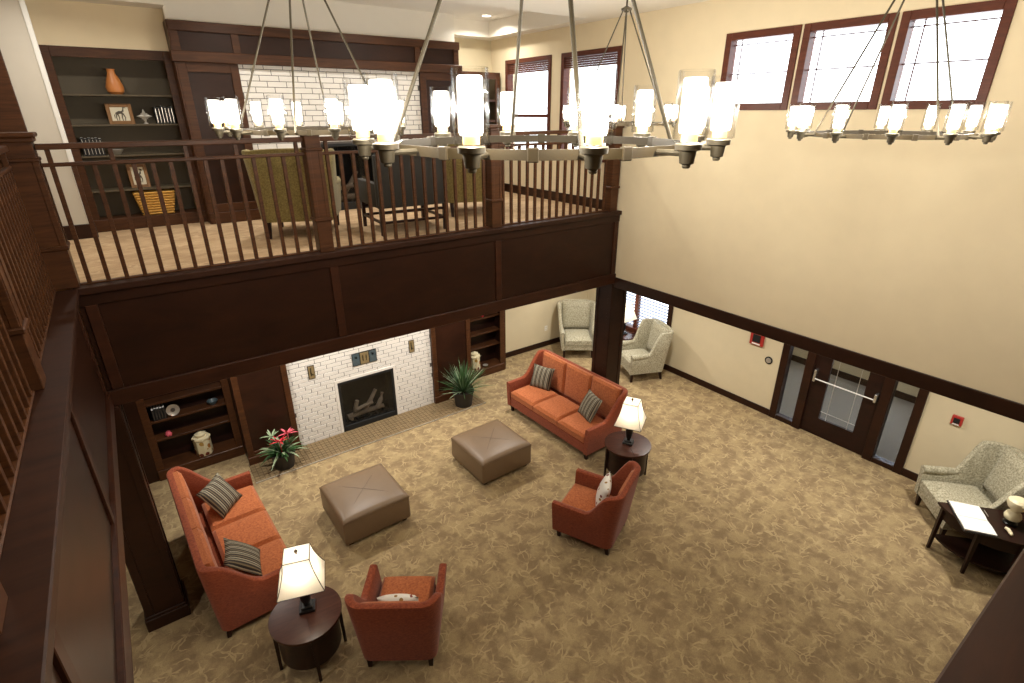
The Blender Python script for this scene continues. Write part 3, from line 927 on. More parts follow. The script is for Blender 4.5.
# ================================================================== CHANDELIERS
BULB = bpy.data.lights.new('candle_bulb', 'POINT')
BULB.energy = BULB_W; BULB.color = s2l((255, 248, 234)); BULB.shadow_soft_size = .012
def chandelier(label, cx, cy, zc, phase, rphase, R=.55):
    t = thing('chandelier', label, 'chandelier', (cx, cy, zc), 0, 'ring chandeliers')
    n = 12
    rr = R - .085
    zr = -.026
    for i in range(n):                       # ring of straight bar segments with a joint clip at each meeting
        a0 = phase + 2 * PI * (i + .5) / n; a1 = phase + 2 * PI * (i + 1.5) / n
        bm = bmesh.new()
        vs = []
        for a in (a0, a1):
            for r in (rr - .006, rr + .006):
                for z in (zr - .013, zr + .013):
                    vs.append(bm.verts.new((r * math.cos(a), r * math.sin(a), z)))
        for f in ((0, 1, 3, 2), (4, 6, 7, 5), (0, 4, 5, 1), (2, 3, 7, 6), (1, 5, 7, 3), (0, 2, 6, 4)):
            bm.faces.new([vs[k] for k in f])
        obj('ring_segment', bm, 'brass', t, smooth=0)
        bm = box(-.014, .014, -.010, .010, -.017, .017, .002)
        obj('joint_clip', bm, 'brass', t, (rr * math.cos(a0), rr * math.sin(a0), zr), (0, 0, a0 + PI / 2), smooth=0)
    for i in range(n):
        a = phase + 2 * PI * i / n
        p = (R * math.cos(a), R * math.sin(a), 0)
        bm = lathe([(0, -.062), (.008, -.062), (.011, -.058), (.011, -.053), (.018, -.05), (.022, -.020), (.033, -.017), (.034, -.004), (.030, -.001), (0, -.001)], 16)
        merge(bm, tube([(-.09 * math.cos(a), -.09 * math.sin(a), -.026), (0, 0, -.026)], .008, 8))
        cup = obj('lamp_cup', bm, 'cup', t, p)
        me = finish(lathe([(.036, 0), (.0425, .002), (.0425, .162), (.041, .1635), (.0395, .162), (.0395, .006), (.036, 0)], 20), 'glass_shade')
        link('glass_shade', me, 'glass', cup)
        me = finish(lathe([(0, .022), (.026, .022), (.029, .03), (.029, .142), (.026, .147), (0, .147)], 16), 'candle')
        link('candle', me, 'candle', cup)
        me = finish(lathe([(0, .002), (.020, .002), (.020, .021), (0, .021)], 14), 'candle_socket')
        link('candle_socket', me, 'socket', cup)
        lo = bpy.data.objects.new('candle_bulb', BULB); COL.objects.link(lo); lo.parent = t
        lo.location = (p[0], p[1], .085)
    for k in range(4):
        a = rphase + k * PI / 2
        obj('rod', tube([(rr * math.cos(a), rr * math.sin(a), zr), (.03 * math.cos(a), .03 * math.sin(a), .99)], .0062, 8), 'rod', t)
    hub = obj('hub', lathe([(0, .965), (.02, .968), (.026, .98), (.05, .985), (.052, 1.0), (.03, 1.01), (.012, 1.02), (0, 1.02)], 20), 'cup', t)
    obj('stem', tube([(0, 0, 1.0), (0, 0, CEIL - zc - .02)], .009, 8), 'rod', t)
    obj('ceiling_canopy', lathe([(0, CEIL - zc), (.08, CEIL - zc), (.08, CEIL - zc - .015), (.05, CEIL - zc - .03), (0, CEIL - zc - .03)], 20), 'brass', t)
    return t
D = math.radians
chandelier('large ring chandelier nearest the viewer', 1.152, 1.448, 5.13, D(5), D(65))
chandelier('ring chandelier hanging before the three high windows', 4.14, 1.595, 5.09, D(24.9), D(55))
chandelier('ring chandelier hanging before the upper bookcase and brick', 1.13, 3.72, 5.125, D(24), D(60))
chandelier('small distant ring chandelier before the tall balcony windows', 4.40, 4.20, 5.12, D(10), D(40))

# ================================================================== RECESSED LIGHTS
def downlight(x, y, z, w, label, group, size=.14):
    t = thing('recessed_light', label, 'ceiling light', (x, y, z), 0, group)
    obj('trim_ring', lathe([(.07, 0), (.095, -.002), (.098, -.008), (.09, -.012), (.072, -.006), (.07, 0)], 20), 'white', t)
    obj('lens', lathe([(0, -.002), (.07, -.002), (.07, 0), (0, 0)], 20), 'canlens', t)
    ld = bpy.data.lights.new('can_beam', 'AREA')
    ld.shape = 'DISK'; ld.size = size; ld.energy = w; ld.color = (1, .95, .86); ld.spread = D(150)
    lo = bpy.data.objects.new('can_beam', ld); COL.objects.link(lo)
    lo.location = (0, 0, -.02); lo.parent = t
    return t
for x, w in ((.6, 'before the left bookcase'), (2.2, 'before the left side of the fireplace'), (3.8, 'before the right side of the fireplace'), (5.4, 'before the right bookcase')):
    downlight(x, 7.35, 2.738, CAN_W, 'recessed can light under the balcony ' + w, 'can lights under the balcony')
for y, w in ((1.2, 'above the half round table with the book'), (3.4, 'before the glazed door'), (5.6, 'between the door and the blinds'), (7.8, 'in the alcove corner')):
    downlight(7.55, y, 2.738, CAN_W * 1.1, 'recessed can light of the low ceiling ' + w, 'can lights before the door')
for x, y, w in ((-.2, 7.3, 'above the upper bookcase'), (1.7, 7.3, 'left of the upper fireplace'), (3.6, 7.3, 'right of the upper fireplace'), (5.50, 8.30, 'in the far corner')):
    downlight(x, y, TRAY - .002, CAN_UP_W, 'recessed can light of the tray ceiling ' + w, 'can lights of the tray ceiling')
downlight(-2.2, 3.5, 2.738, CAN_W, 'recessed can light under the left gallery', 'can lights under the left gallery')
downlight(10.4, 2.2, 2.738, CAN_W * .35, 'added can light brightening the near side of the vestibule', 'added can lights of the vestibule')  # both vestibule cans are added to brighten the space behind the door glass
downlight(10.4, 4.0, 2.738, CAN_W * .35, 'added can light brightening the far side of the vestibule', 'added can lights of the vestibule')

# ================================================================== SEATING
def shell_bm(w, d, z0, arm_h, back_h, th, y1, y2, rc, flare_s, flare_b, crown=0.0, front_in=0.0, na=14):
    """upholstered arms and back as one sweep; front is -y"""
    pts = []
    for i in range(na + 1):
        pts.append((-w / 2, -d / 2 + (d - rc) * i / na, -1, 0))
    for k in range(1, 6):
        a = PI - PI / 2 * k / 6
        pts.append((-w / 2 + rc + rc * math.cos(a), d / 2 - rc + rc * math.sin(a), math.cos(a), math.sin(a)))
    nb = 8
    for i in range(nb + 1):
        pts.append((-w / 2 + rc + (w - 2 * rc) * i / nb, d / 2, 0, 1))
    left = [p for p in pts if p[2] < -1e-6]
    pts += [(-p[0], p[1], -p[2], p[3]) for p in reversed(left)]
    bm = bmesh.new()
    rings = []
    for x, y, nx, ny in pts:
        t = min(1, max(0, (y + d / 2 - y1) / (y2 - y1)))
        s = t * t * (3 - 2 * t)
        h = arm_h + (back_h - arm_h) * s + (crown * (1 - (2 * x / w) ** 2) if ny > .99 else 0)
        def out(z):
            k = (z - z0) / (back_h - z0)
            return Vector((nx * flare_s * k, ny * flare_b * k, 0))
        sec = []
        e = .022
        for off, z in ((0, z0), (0, z0 + (h - z0) * .5), (0, h - e), (-e * .4, h - e * .25), (-th / 2, h), (-th + e * .4, h - e * .25), (-th, h - e), (-th, z0 + (h - z0) * .5), (-th, z0)):
            o = out(z)
            sec.append(bm.verts.new((x + nx * off + o.x, y + ny * off + o.y, z)))
        rings.append(sec)
    m = len(rings[0])
    for a, b in zip(rings, rings[1:]):
        for k in range(m):
            bm.faces.new((a[k], a[(k + 1) % m], b[(k + 1) % m], b[k]))
    bm.faces.new(rings[0]); bm.faces.new(list(reversed(rings[-1])))
    return bm

def club_seat(name, label, cat, loc, rz, w, d, nseat, back_h, arm_h, m_out, m_in, fs=.055, fb=.06, pad=.10, sweep=.40, group=None):
    t = thing(name, label, cat, loc, rz, group)
    z0 = .13
    th = .085
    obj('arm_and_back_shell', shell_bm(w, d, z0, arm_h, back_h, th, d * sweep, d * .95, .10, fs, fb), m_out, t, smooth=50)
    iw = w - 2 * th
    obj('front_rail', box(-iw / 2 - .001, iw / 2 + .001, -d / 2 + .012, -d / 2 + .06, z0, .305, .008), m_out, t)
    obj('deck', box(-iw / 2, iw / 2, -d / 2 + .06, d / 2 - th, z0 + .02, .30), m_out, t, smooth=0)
    cw = iw / nseat
    sd = d - th - .04 - pad
    for i in range(nseat):
        bm = puff(cw - .016, sd, .145, .03, .034)
        obj('seat_cushion', bm, m_in, t, (-iw / 2 + cw * (i + .5), -d / 2 + .008 + sd / 2, .302))
    # upholstered back panels leaning against the shell
    lean = math.atan2(fb, back_h - z0)
    for i in range(nseat):
        bm = puff(cw - .012, back_h - .40, pad, .02, .028)
        obj('back_panel', bm, m_in, t, (-iw / 2 + cw * (i + .5), d / 2 - th + fb * .9 + .015, .40 + (back_h - .40) / 2 - .006), (PI / 2 - lean, 0, 0))
    for sx in (-1, 1):
        obj('leg', taper_leg(sx * (w / 2 - .07), -d / 2 + .07, z0 + .01, 0, .03, .02), 'wood_dark', t, smooth=0)
        obj('leg', taper_leg(sx * (w / 2 - .07), d / 2 - .07, z0 + .01, 0, .03, .02, 0, .02), 'wood_dark', t, smooth=0)
    return t

# sofas (front is -y locally)
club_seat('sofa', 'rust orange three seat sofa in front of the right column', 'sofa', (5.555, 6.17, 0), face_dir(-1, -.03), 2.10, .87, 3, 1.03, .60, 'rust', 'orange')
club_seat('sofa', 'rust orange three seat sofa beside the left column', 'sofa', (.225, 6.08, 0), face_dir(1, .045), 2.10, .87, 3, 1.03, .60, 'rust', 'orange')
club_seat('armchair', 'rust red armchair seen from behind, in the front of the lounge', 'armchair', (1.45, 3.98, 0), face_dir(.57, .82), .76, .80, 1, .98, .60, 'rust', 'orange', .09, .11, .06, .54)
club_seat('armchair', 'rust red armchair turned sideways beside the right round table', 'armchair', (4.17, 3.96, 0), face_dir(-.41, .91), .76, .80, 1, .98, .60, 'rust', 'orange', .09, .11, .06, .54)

def pillow(label, loc, rz, tilt, m, w=.42, h=.40, t=.15, roll=0, group='scatter pillows'):
    o = obj('scatter_pillow', pillow_bm(w, h, t), m, None, loc, (tilt, roll, rz), smooth=0)
    for p in o.data.polygons: p.use_smooth = True
    return tag(o, label, 'pillow', group)
fr = face_dir(-1, -.03); flf = face_dir(1, .045)
pillow('striped pillow at the far end of the right sofa', (5.65, 6.88, .66), face_dir(-.93, -.36), D(-24), 'stripe', .44, .44)
pillow('striped pillow at the near end of the right sofa', (5.63, 5.58, .66), face_dir(-.93, .25), D(-28), 'stripe', .46, .46)
pillow('striped pillow at the far end of the left sofa', (.19, 6.74, .65), face_dir(.72, -.62), D(-38), 'stripe', .46, .46)
pillow('striped pillow at the near end of the left sofa', (.21, 5.46, .63), face_dir(.92, -.15), D(-46), 'stripe', .46, .46)
pillow('white floral pillow in the armchair seen from behind', (1.375, 3.875, .585), face_dir(.57, .82), D(-18), 'floral', .42, .36, .17)
pillow('white floral pillow in the sideways armchair', (4.27, 3.88, .64), face_dir(-.41, .91) + .3, D(-18), 'floral', .42, .40)

# wing chairs
def wing_chair(label, loc, rz, m='wing', group=None, w=.76, d=.82, hb=1.10):
    t = thing('wing_chair', label, 'armchair', loc, rz, group)
    z0 = .20
    th = .075
    obj('wing_and_back_shell', shell_bm(w, d, z0, .60, hb, th, d * .44, d * .80, .09, .085, .15, .02), m, t, smooth=50)
    iw = w - 2 * th
    for s in (-1, 1):      # rolled arm tops
        bm = tube([(s * (w / 2 - .01), -d / 2 + .005, .58), (s * (w / 2 - .008), -d / 2 + .2, .585), (s * (w / 2), d / 2 - .38, .60)], [.055, .058, .045], 12)
        obj('arm_roll', bm, m, t)
    obj('front_rail', box(-iw / 2, iw / 2, -d / 2 + .01, -d / 2 + .06, z0, .33, .01), m, t)
    obj('deck', box(-iw / 2, iw / 2, -d / 2 + .06, d / 2 - th, z0 + .02, .32), m, t, smooth=0)
    sd = d - th - .07
    obj('seat_cushion', puff(iw - .006, sd, .14, .035, .025), m, t, (0, -d / 2 + sd / 2, .322))
    lean = math.atan2(.13, hb - z0)
    obj('back_cushion', puff(iw + .04, hb - .46, .075, .03, .02), m, t, (0, d / 2 - th + .10, .45 + (hb - .46) / 2), (PI / 2 - lean, 0, 0))
    for sx in (-1, 1):
        obj('leg', taper_leg(sx * (w / 2 - .06), -d / 2 + .06, z0 + .02, 0, .03, .018), 'wood_dark', t, smooth=0)
        obj('leg', taper_leg(sx * (w / 2 - .07), d / 2 - .07, z0 + .02, 0, .03, .018, 0, .05), 'wood_dark', t, smooth=0)
    return t
wing_chair('grey beige wing chair in the alcove corner, seen from the front', (7.98, 8.46, 0), face_dir(-.60, -.80))
wing_chair('grey beige wing chair turned sideways under the blinds', (8.26, 6.78, 0), face_dir(-.92, .39), d=.76)
wing_chair('grey beige wing chair behind the dark half round table with the open book', (8.28, 1.08, 0), face_dir(-.66, .75), w=.80)
# upper lounge seating, seen from behind
wing_chair('olive patterned wing chair behind the left part of the balcony railing', (1.88, 7.14, DECK), face_dir(.42, .9), 'wing_olive', None, .84, .84, 1.02)
wing_chair('olive patterned wing chair behind the middle newel post', (4.38, 7.18, DECK), face_dir(.35, .93), 'wing_olive', None, .80, .82, 1.02)
def dark_chair():
    t = thing('lounge_chair', 'dark lounge chair with open legs and stretchers behind the balcony railing', 'armchair', (3.02, 6.62, DECK), face_dir(.08, 1))
    w, d = .92, .82
    obj('back', box(-w / 2, w / 2, d / 2 - .10, d / 2, .33, .95, .02, 2), 'black_fabric', t)
    for s in (-1, 1):
        obj('arm', box(*sorted((s * w / 2, s * (w / 2 - .09))), -d / 2, d / 2 - .101, .33, .62, .02, 2), 'black_fabric', t)
    obj('seat', box(-w / 2 + .091, w / 2 - .091, -d / 2, d / 2 - .101, .33, .47, .03, 3), 'black_fabric', t)
    for sx in (-1, 1):
        for sy in (-1, 1):
            obj('leg', taper_leg(sx * (w / 2 - .04), sy * (d / 2 - .04), .331, 0, .022, .02), 'wood_dark', t, smooth=0)
        obj('stretcher', box(sx * (w / 2 - .04) - .012, sx * (w / 2 - .04) + .012, -d / 2 + .06, d / 2 - .06, .14, .17), 'wood_dark', t, smooth=0)
    for sy in (-1, 1):
        for z in (.14, .26):
            obj('stretcher', box(-w / 2 + .06, w / 2 - .06, sy * (d / 2 - .04) - .012, sy * (d / 2 - .04) + .012, z, z + .03), 'wood_dark', t, smooth=0)
dark_chair()

# ottomans
def ottoman(label, x, y, rz=0):
    t = thing('ottoman', label, 'ottoman', (x, y, 0), rz, 'leather ottomans')
    w = .465
    obj('body', box(-w, w, -w, w, .05, .40, .03, 3), 'leather', t, smooth=50)
    obj('top_pad', puff(.93, .93, .055, .03, .028, 12), 'leather', t, (0, 0, .375), smooth=60)
    for a in (PI / 4, -PI / 4):
        bm = tube([(-.44 * 1.35 * k / 12 * math.cos(a), -.44 * 1.35 * k / 12 * math.sin(a), .4325 + .028 * (1 - abs(k / 12) ** 4) ** 2 - .004 * abs(k) / 12) for k in range(-12, 13)], .0035, 5)
        obj('seam', bm, 'seam', t)
    for sx in (-1, 1):
        for sy in (-1, 1):
            obj('foot', box(sx * .38 - .03, sx * .38 + .03, sy * .38 - .03, sy * .38 + .03, 0, .055), 'wood_dark', t, smooth=0)
    return t
ottoman('square taupe leather ottoman nearer the left sofa', 1.815, 6.02, D(.8))
ottoman('square taupe leather ottoman nearer the right sofa', 3.92, 6.02, D(.8))

# ================================================================== TABLES AND LAMPS
def drum_table(label, x, y, r=.345, h=.60, rz=0.0, drum=True, group='round side tables', top_m='wood_top'):
    t = thing('side_table', label, 'table', (x, y, 0), rz, group)
    bm = bmesh.new()
    for s in (0, 1):      # two half tops with a fine gap
        n = 24
        pts = [(r * math.cos(PI * k / n + s * PI), r * math.sin(PI * k / n + s * PI)) for k in range(n + 1)]
        g = .0015 * (1 if s == 0 else -1)
        top = [bm.verts.new((px, py + g, h)) for px, py in pts]; bot = [bm.verts.new((px, py + g, h - .028)) for px, py in pts]
        bm.faces.new(top); bm.faces.new(list(reversed(bot)))
        for k in range(n + 1):
            j = (k + 1) % (n + 1)
            bm.faces.new((top[k], bot[k], bot[j], top[j]))
    obj('table_top', bm, top_m, t, smooth=30)
    if drum:
        obj('drum', lathe([(0, .16), (r - .06, .16), (r - .05, .17), (r - .05, h - .028), (0, h - .028)], 36), 'wood_dark', t)
    for k in range(4):
        a = k * PI / 2
        obj('leg', taper_leg((r - .035) * math.cos(a), (r - .035) * math.sin(a), h - .028, 0, .02, .014, .012 * math.cos(a), .012 * math.sin(a)), 'wood_dark', t, smooth=0)
    return t
drum_table('round dark wood drum table beside the armchair seen from behind', .565, 4.33, .345, .60, D(84))
drum_table('round dark wood drum table at the near end of the right sofa', 5.40, 4.50, .345, .60, D(60))
drum_table('small round table in the alcove corner behind the right column', 8.55, 7.55, .28, .60, 0, False)
def demilune_table():
    t = thing('demilune_table', 'dark half round table with an open guest book beside the wing chair', 'table', (7.915, .76, 0), math.atan2(-.66, -.75))
    r, h, n = .62, .68, 28
    def half(rr, z0, z1, x0=0.0):
        bm = bmesh.new()
        pts = [(x0 + (rr - x0) * math.cos(-PI / 2 + PI * k / n), rr * math.sin(-PI / 2 + PI * k / n)) for k in range(n + 1)]
        a = [bm.verts.new((x, y, z1)) for x, y in pts]; b = [bm.verts.new((x, y, z0)) for x, y in pts]
        bm.faces.new(a); bm.faces.new(list(reversed(b)))
        for k in range(n + 1):
            j = (k + 1) % (n + 1)
            bm.faces.new((a[k], b[k], b[j], a[j]))
        return bm
    obj('table_top', half(r, h - .03, h), 'wood_dark', t, smooth=30)
    obj('apron', half(r - .05, h - .19, h - .03, .01), 'wood_dark', t, smooth=30)
    obj('lower_shelf', half(r - .08, .16, .19, .01), 'wood_dark', t, smooth=30)
    for a in (-84, -40, 0, 40, 84):
        q = D(a)
        obj('leg', taper_leg((r - .05) * math.cos(q), (r - .05) * math.sin(q), h - .03, 0, .024, .016, .012 * math.cos(q), .012 * math.sin(q)), 'wood_dark', t, smooth=0)
demilune_table()

def table_lamp(label, x, y, z, rz, s=1.0):
    t = thing('table_lamp', label, 'lamp', (x, y, z), rz, 'table lamps')
    obj('base', box(-.075, .075, -.075, .075, 0, .035, .006), 'black', t, smooth=0)
    obj('base_step', box(-.055, .055, -.055, .055, .035, .06, .006), 'black', t, smooth=0)
    obj('body', lathe([(.03, .06), (.028, .08), (.045, .115), (.055, .20), (.05, .27), (.032, .305), (.038, .32), (.012, .335), (.012, .46), (0, .46)], 20), 'black', t)
    bm = bmesh.new()
    rings = []
    zb, zt, wb, wt = .37, .715, .215, .12
    n = 8
    for k in range(n + 1):
        u = k / n
        wdt = wt + (wb - wt) * ((1 - u) ** 1.55)
        zz = zb + (zt - zb) * u
        rings.append([bm.verts.new((sx * wdt, sy * wdt * .92, zz)) for sx, sy in ((-1, -1), (1, -1), (1, 1), (-1, 1))])
    for a, b in zip(rings, rings[1:]):
        for i in range(4):
            bm.faces.new((a[i], a[(i + 1) % 4], b[(i + 1) % 4], b[i]))
    cap = rings[-1]
    inner = [bm.verts.new((v.co.x * .97, v.co.y * .97, v.co.z + .001)) for v in cap]
    bm.faces.new(inner)
    for i in range(4):
        bm.faces.new((cap[i], cap[(i + 1) % 4], inner[(i + 1) % 4], inner[i]))
    sh = obj('lamp_shade', bm, 'shade', t, smooth=0)
    for i in range(4):
        pts = [tuple(r_[i].co) for r_ in []]
    bm = bmesh.new()
    for sx, sy in ((-1, -1), (1, -1), (1, 1), (-1, 1)):
        pl = []
        for k in range(n + 1):
            u = k / n; wdt = wt + (wb - wt) * ((1 - u) ** 1.55) + .001
            pl.append((sx * wdt, sy * wdt * .92, zb + (zt - zb) * u))
        tube(pl, .0042, 5, bm)
    for (z_, w_) in ((zt, wt), (zb, wb)):
        q = [(-w_, -w_ * .92, z_), (w_, -w_ * .92, z_), (w_, w_ * .92, z_), (-w_, w_ * .92, z_)]
        for i in range(4):
            tube([q[i], q[(i + 1) % 4]], .004, 5, bm)
    obj('shade_piping', bm, 'shade_trim', sh)
    obj('finial', lathe([(0, .715), (.008, .715), (.006, .73), (.016, .74), (.018, .752), (.008, .767), (0, .773)], 12), 'finial', t)
    ld = bpy.data.lights.new('bulb', 'POINT'); ld.energy = SHADE_W; ld.color = (1, .91, .76); ld.shadow_soft_size = .035
    lo = bpy.data.objects.new('bulb', ld); COL.objects.link(lo); lo.parent = t; lo.location = (0, 0, .55)
    return t
table_lamp('lit table lamp on the drum table beside the armchair seen from behind', .60, 4.38, .60, D(-18))
table_lamp('lit table lamp on the drum table at the end of the right sofa', 5.42, 4.51, .60, D(30))
table_lamp('lit table lamp half hidden behind the right column', 8.56, 7.58, .60, 0)

# things on the dark round table
def guest_book():
    t = thing('guest_book', 'open white guest book on the dark half round table', 'book', (7.46, .872, .68), math.atan2(.30, .45))
    obj('cover', box(-.29, .29, -.17, .17, 0, .012, .003), 'black', t, smooth=0)
    for s in (-1, 1):
        bm = bmesh.new()
        n = 8
        tp = []
        for k in range(n + 1):
            u = k / n
            x = s * (.003 + .262 * u)
            z = .014 + .016 * math.sin(PI * min(1, u * 1.6) * .5) * (1 - .5 * u) + .004
            tp.append((x, z))
        a = [bm.verts.new((x, -.155, z)) for x, z in tp]; b = [bm.verts.new((x, .155, z)) for x, z in tp]
        a0 = [bm.verts.new((x, -.155, .0125)) for x, z in tp]; b0 = [bm.verts.new((x, .155, .0125)) for x, z in tp]
        for k in range(n):
            bm.faces.new((a[k], a[k + 1], b[k + 1], b[k])); bm.faces.new((a0[k], b0[k], b0[k + 1], a0[k + 1]))
            bm.faces.new((a[k], a0[k], a0[k + 1], a[k + 1])); bm.faces.new((b[k], b[k + 1], b0[k + 1], b0[k]))
        bm.faces.new((a[n], a0[n], b0[n], b[n])); bm.faces.new((a[0], b[0], b0[0], a0[0]))
        obj('page_block', bm, 'paper', t)
guest_book()
o = obj('pen', tube([(-.06, 0, .005), (.05, 0, .005), (.065, 0, .005)], [.005, .005, .002], 8), 'silver', None, (7.72, .80, .68), (0, 0, .6))
tag(o, 'silver pen lying beside the open guest book', 'pen')
def figurine():
    t = thing('figurine', 'ivory ceramic figurine on a black stand on the half round table', 'figurine', (7.74, .58, .68))
    obj('stand', lathe([(0, 0), (.07, 0), (.072, .02), (.05, .035), (.045, .07), (0, .07)], 20), 'black', t)
    obj('bust', lathe([(0, .07), (.075, .075), (.085, .11), (.07, .155), (.045, .18), (.05, .20), (.085, .235), (.105, .28), (.10, .325), (.07, .35), (0, .355)], 24), 'ceramic', t)
    o = obj('bow', lathe([(0, -.03), (.022, -.024), (.03, 0), (.022, .024), (0, .03)], 14), 'ceramic', t, (.085, -.04, .335))
    obj('cap_fold', tube([(-.09, -.05, .30), (-.03, -.085, .335), (.05, -.07, .345), (.085, -.03, .335)], [.012, .02, .02, .012], 8), 'ceramic', t)
figurine()
o = obj('scroll_ornament', tube([(-.05, 0, .02), (-.01, .005, .02), (.03, .02, .03), (.05, .05, .035)], [.014, .02, .022, .014], 10), 'ceramic', None, (7.52, .52, .68), (0, 0, .4))
tag(o, 'small curved ivory ornament beside the ceramic figurine', 'ornament')

# ================================================================== PLANTS
def blade(length, width, a, rise, droop, n=5, z=0, r0=.02):
    bm = bmesh.new()
    prev = None
    for k in range(n + 1):
        u = k / n
        rad = r0 + length * math.cos(rise) * u
        zz = z + length * math.sin(rise) * u - droop * u * u
        wd = width * (1 - u ** 2.2) * (.55 + .45 * min(1, u * 3)) + .0008
        c, s_ = math.cos(a), math.sin(a)
        l = bm.verts.new((rad * c - wd / 2 * s_, rad * s_ + wd / 2 * c, zz + wd * .18)); m_ = bm.verts.new((rad * c, rad * s_, zz)); r_ = bm.verts.new((rad * c + wd / 2 * s_, rad * s_ - wd / 2 * c, zz + wd * .18))
        if prev:
            bm.faces.new((prev[0], prev[1], m_, l)); bm.faces.new((prev[1], prev[2], r_, m_))
        prev = (l, m_, r_)
    return bm
def pot(t, r, h):
    obj('pot', lathe([(0, 0), (r * .8, 0), (r * .98, h - .03), (r * 1.06, h - .03), (r * 1.06, h), (r * .95, h), (r * .92, h - .035), (0, h - .035)], 24), 'pot', t)
    obj('soil', lathe([(0, h - .03), (r * .93, h - .034), (0, h - .0345)], 20), 'soil', t)
def bromeliad():
    t = thing('bromeliad', 'potted bromeliad with red flowers left of the lower fireplace', 'plant', (1.19, 7.87, .018))
    pot(t, .18, .27)
    for i in range(62):
        a = i * 2.4 + random.uniform(-.2, .2)
        ri = random.uniform(.3, 1.35)
        ln = random.uniform(.32, .46)
        if math.sin(a) > 0: ln = min(ln, .28 / max(.05, math.sin(a) * math.cos(ri)))
        bm = blade(ln, random.uniform(.04, .058), a, ri, random.uniform(.08, .22), z=.25, r0=.03)
        obj('leaf', bm, 'leaf_pale' if i % 5 == 0 else 'leaf', t, smooth=60)
    for cx, cy, cz, m in ((-.02, -.08, .50, 'flower'), (.13, .03, .54, 'flower_pink'), (-.10, .05, .55, 'leaf_pale')):
        bm = bmesh.new()
        for i in range(11):
            merge(bm, blade(random.uniform(.11, .17), .036, i * 2.4, random.uniform(.1, 1.2), .03, 4))
        merge(bm, tube([(0, 0, -.2), (0, 0, 0)], .008, 6))
        obj('flower_head', bm, m, t, (cx, cy, cz), smooth=60)
bromeliad()
def spiky():
    t = thing('spiky_plant', 'potted spiky leaved plant before the right bookcase', 'plant', (4.52, 7.87, .018))
    pot(t, .20, .31)
    for i in range(150):
        a = i * 2.39996
        ri = .25 + 1.22 * (i / 150) ** .7
        ln = random.uniform(.5, .74)
        if math.sin(a) > 0: ln = min(ln, .29 / max(.05, math.sin(a) * math.cos(ri)))
        bm = blade(ln, random.uniform(.018, .028), a, ri, random.uniform(.02, .16), 5, .27, .015)
        obj('leaf', bm, 'leaf_pale' if i % 4 == 0 else 'leaf', t, smooth=60)
    obj('stem', tube([(0, 0, .25), (.01, 0, .32)], .02, 8), 'leaf', t)
spiky()

# ================================================================== SHELF THINGS
def jar(label, x, y, z, s=1.0, rz=0):
    t = thing('floral_jar', label, 'jar', (x, y, z), rz, 'floral ceramic jars')
    obj('body', lathe([(0, 0), (.112 * s, 0), (.118 * s, .02 * s), (.112 * s, .24 * s), (.10 * s, .26 * s), (0, .26 * s)], 8), 'floral_jar', t, smooth=20)
    obj('collar', lathe([(.10 * s, .255 * s), (.124 * s, .262 * s), (.124 * s, .285 * s), (.08 * s, .30 * s), (0, .30 * s)], 8), 'ceramic', t, smooth=20)
    obj('lid', lathe([(0, .30 * s), (.075 * s, .30 * s), (.08 * s, .335 * s), (.05 * s, .35 * s), (.02 * s, .365 * s), (0, .37 * s)], 16), 'ceramic', t)
jar('large floral ceramic jar on the lower shelf behind the left sofa', .20, YK + .075, .17, 1.08)
jar('large floral ceramic jar on the lower shelf behind the spiky plant', 5.36, YK + .125, .17, 1.08)

def books(prefix, x, y, z, n, h, m='book', band='silver', group='dark books on the shelves'):
    for i in range(n):
        t = thing('book', ('first', 'second', 'third', 'fourth', 'fifth', 'sixth')[i] + ' from the left, ' + prefix, 'book', (x + i * .036, y, z), 0, group)
        hh = h * random.uniform(.94, 1.02)
        obj('cover', box(0, .032, 0, .16, 0, hh, .003), m, t, smooth=0)
        obj('spine_band', box(.013, .019, -.0015, 0, hh * .08, hh * .92), band, t, smooth=0)
        obj('page_block', box(.004, .028, .006, .161, .004, hh + .0005), 'paper', t, smooth=0)
books('black book at the right of the upper bookcase', .65, YK + .06, 5.08, 6, .21, group='black books at the right of the upper bookcase')
books('black book at the left of the upper bookcase', -.20, YK + .06, 4.72, 6, .21, group='black books at the left of the upper bookcase')
books('dark book beside the silver plate behind the left sofa', -.33, YK + .085, .94, 5, .19, band='sketch', group='dark books behind the left sofa')

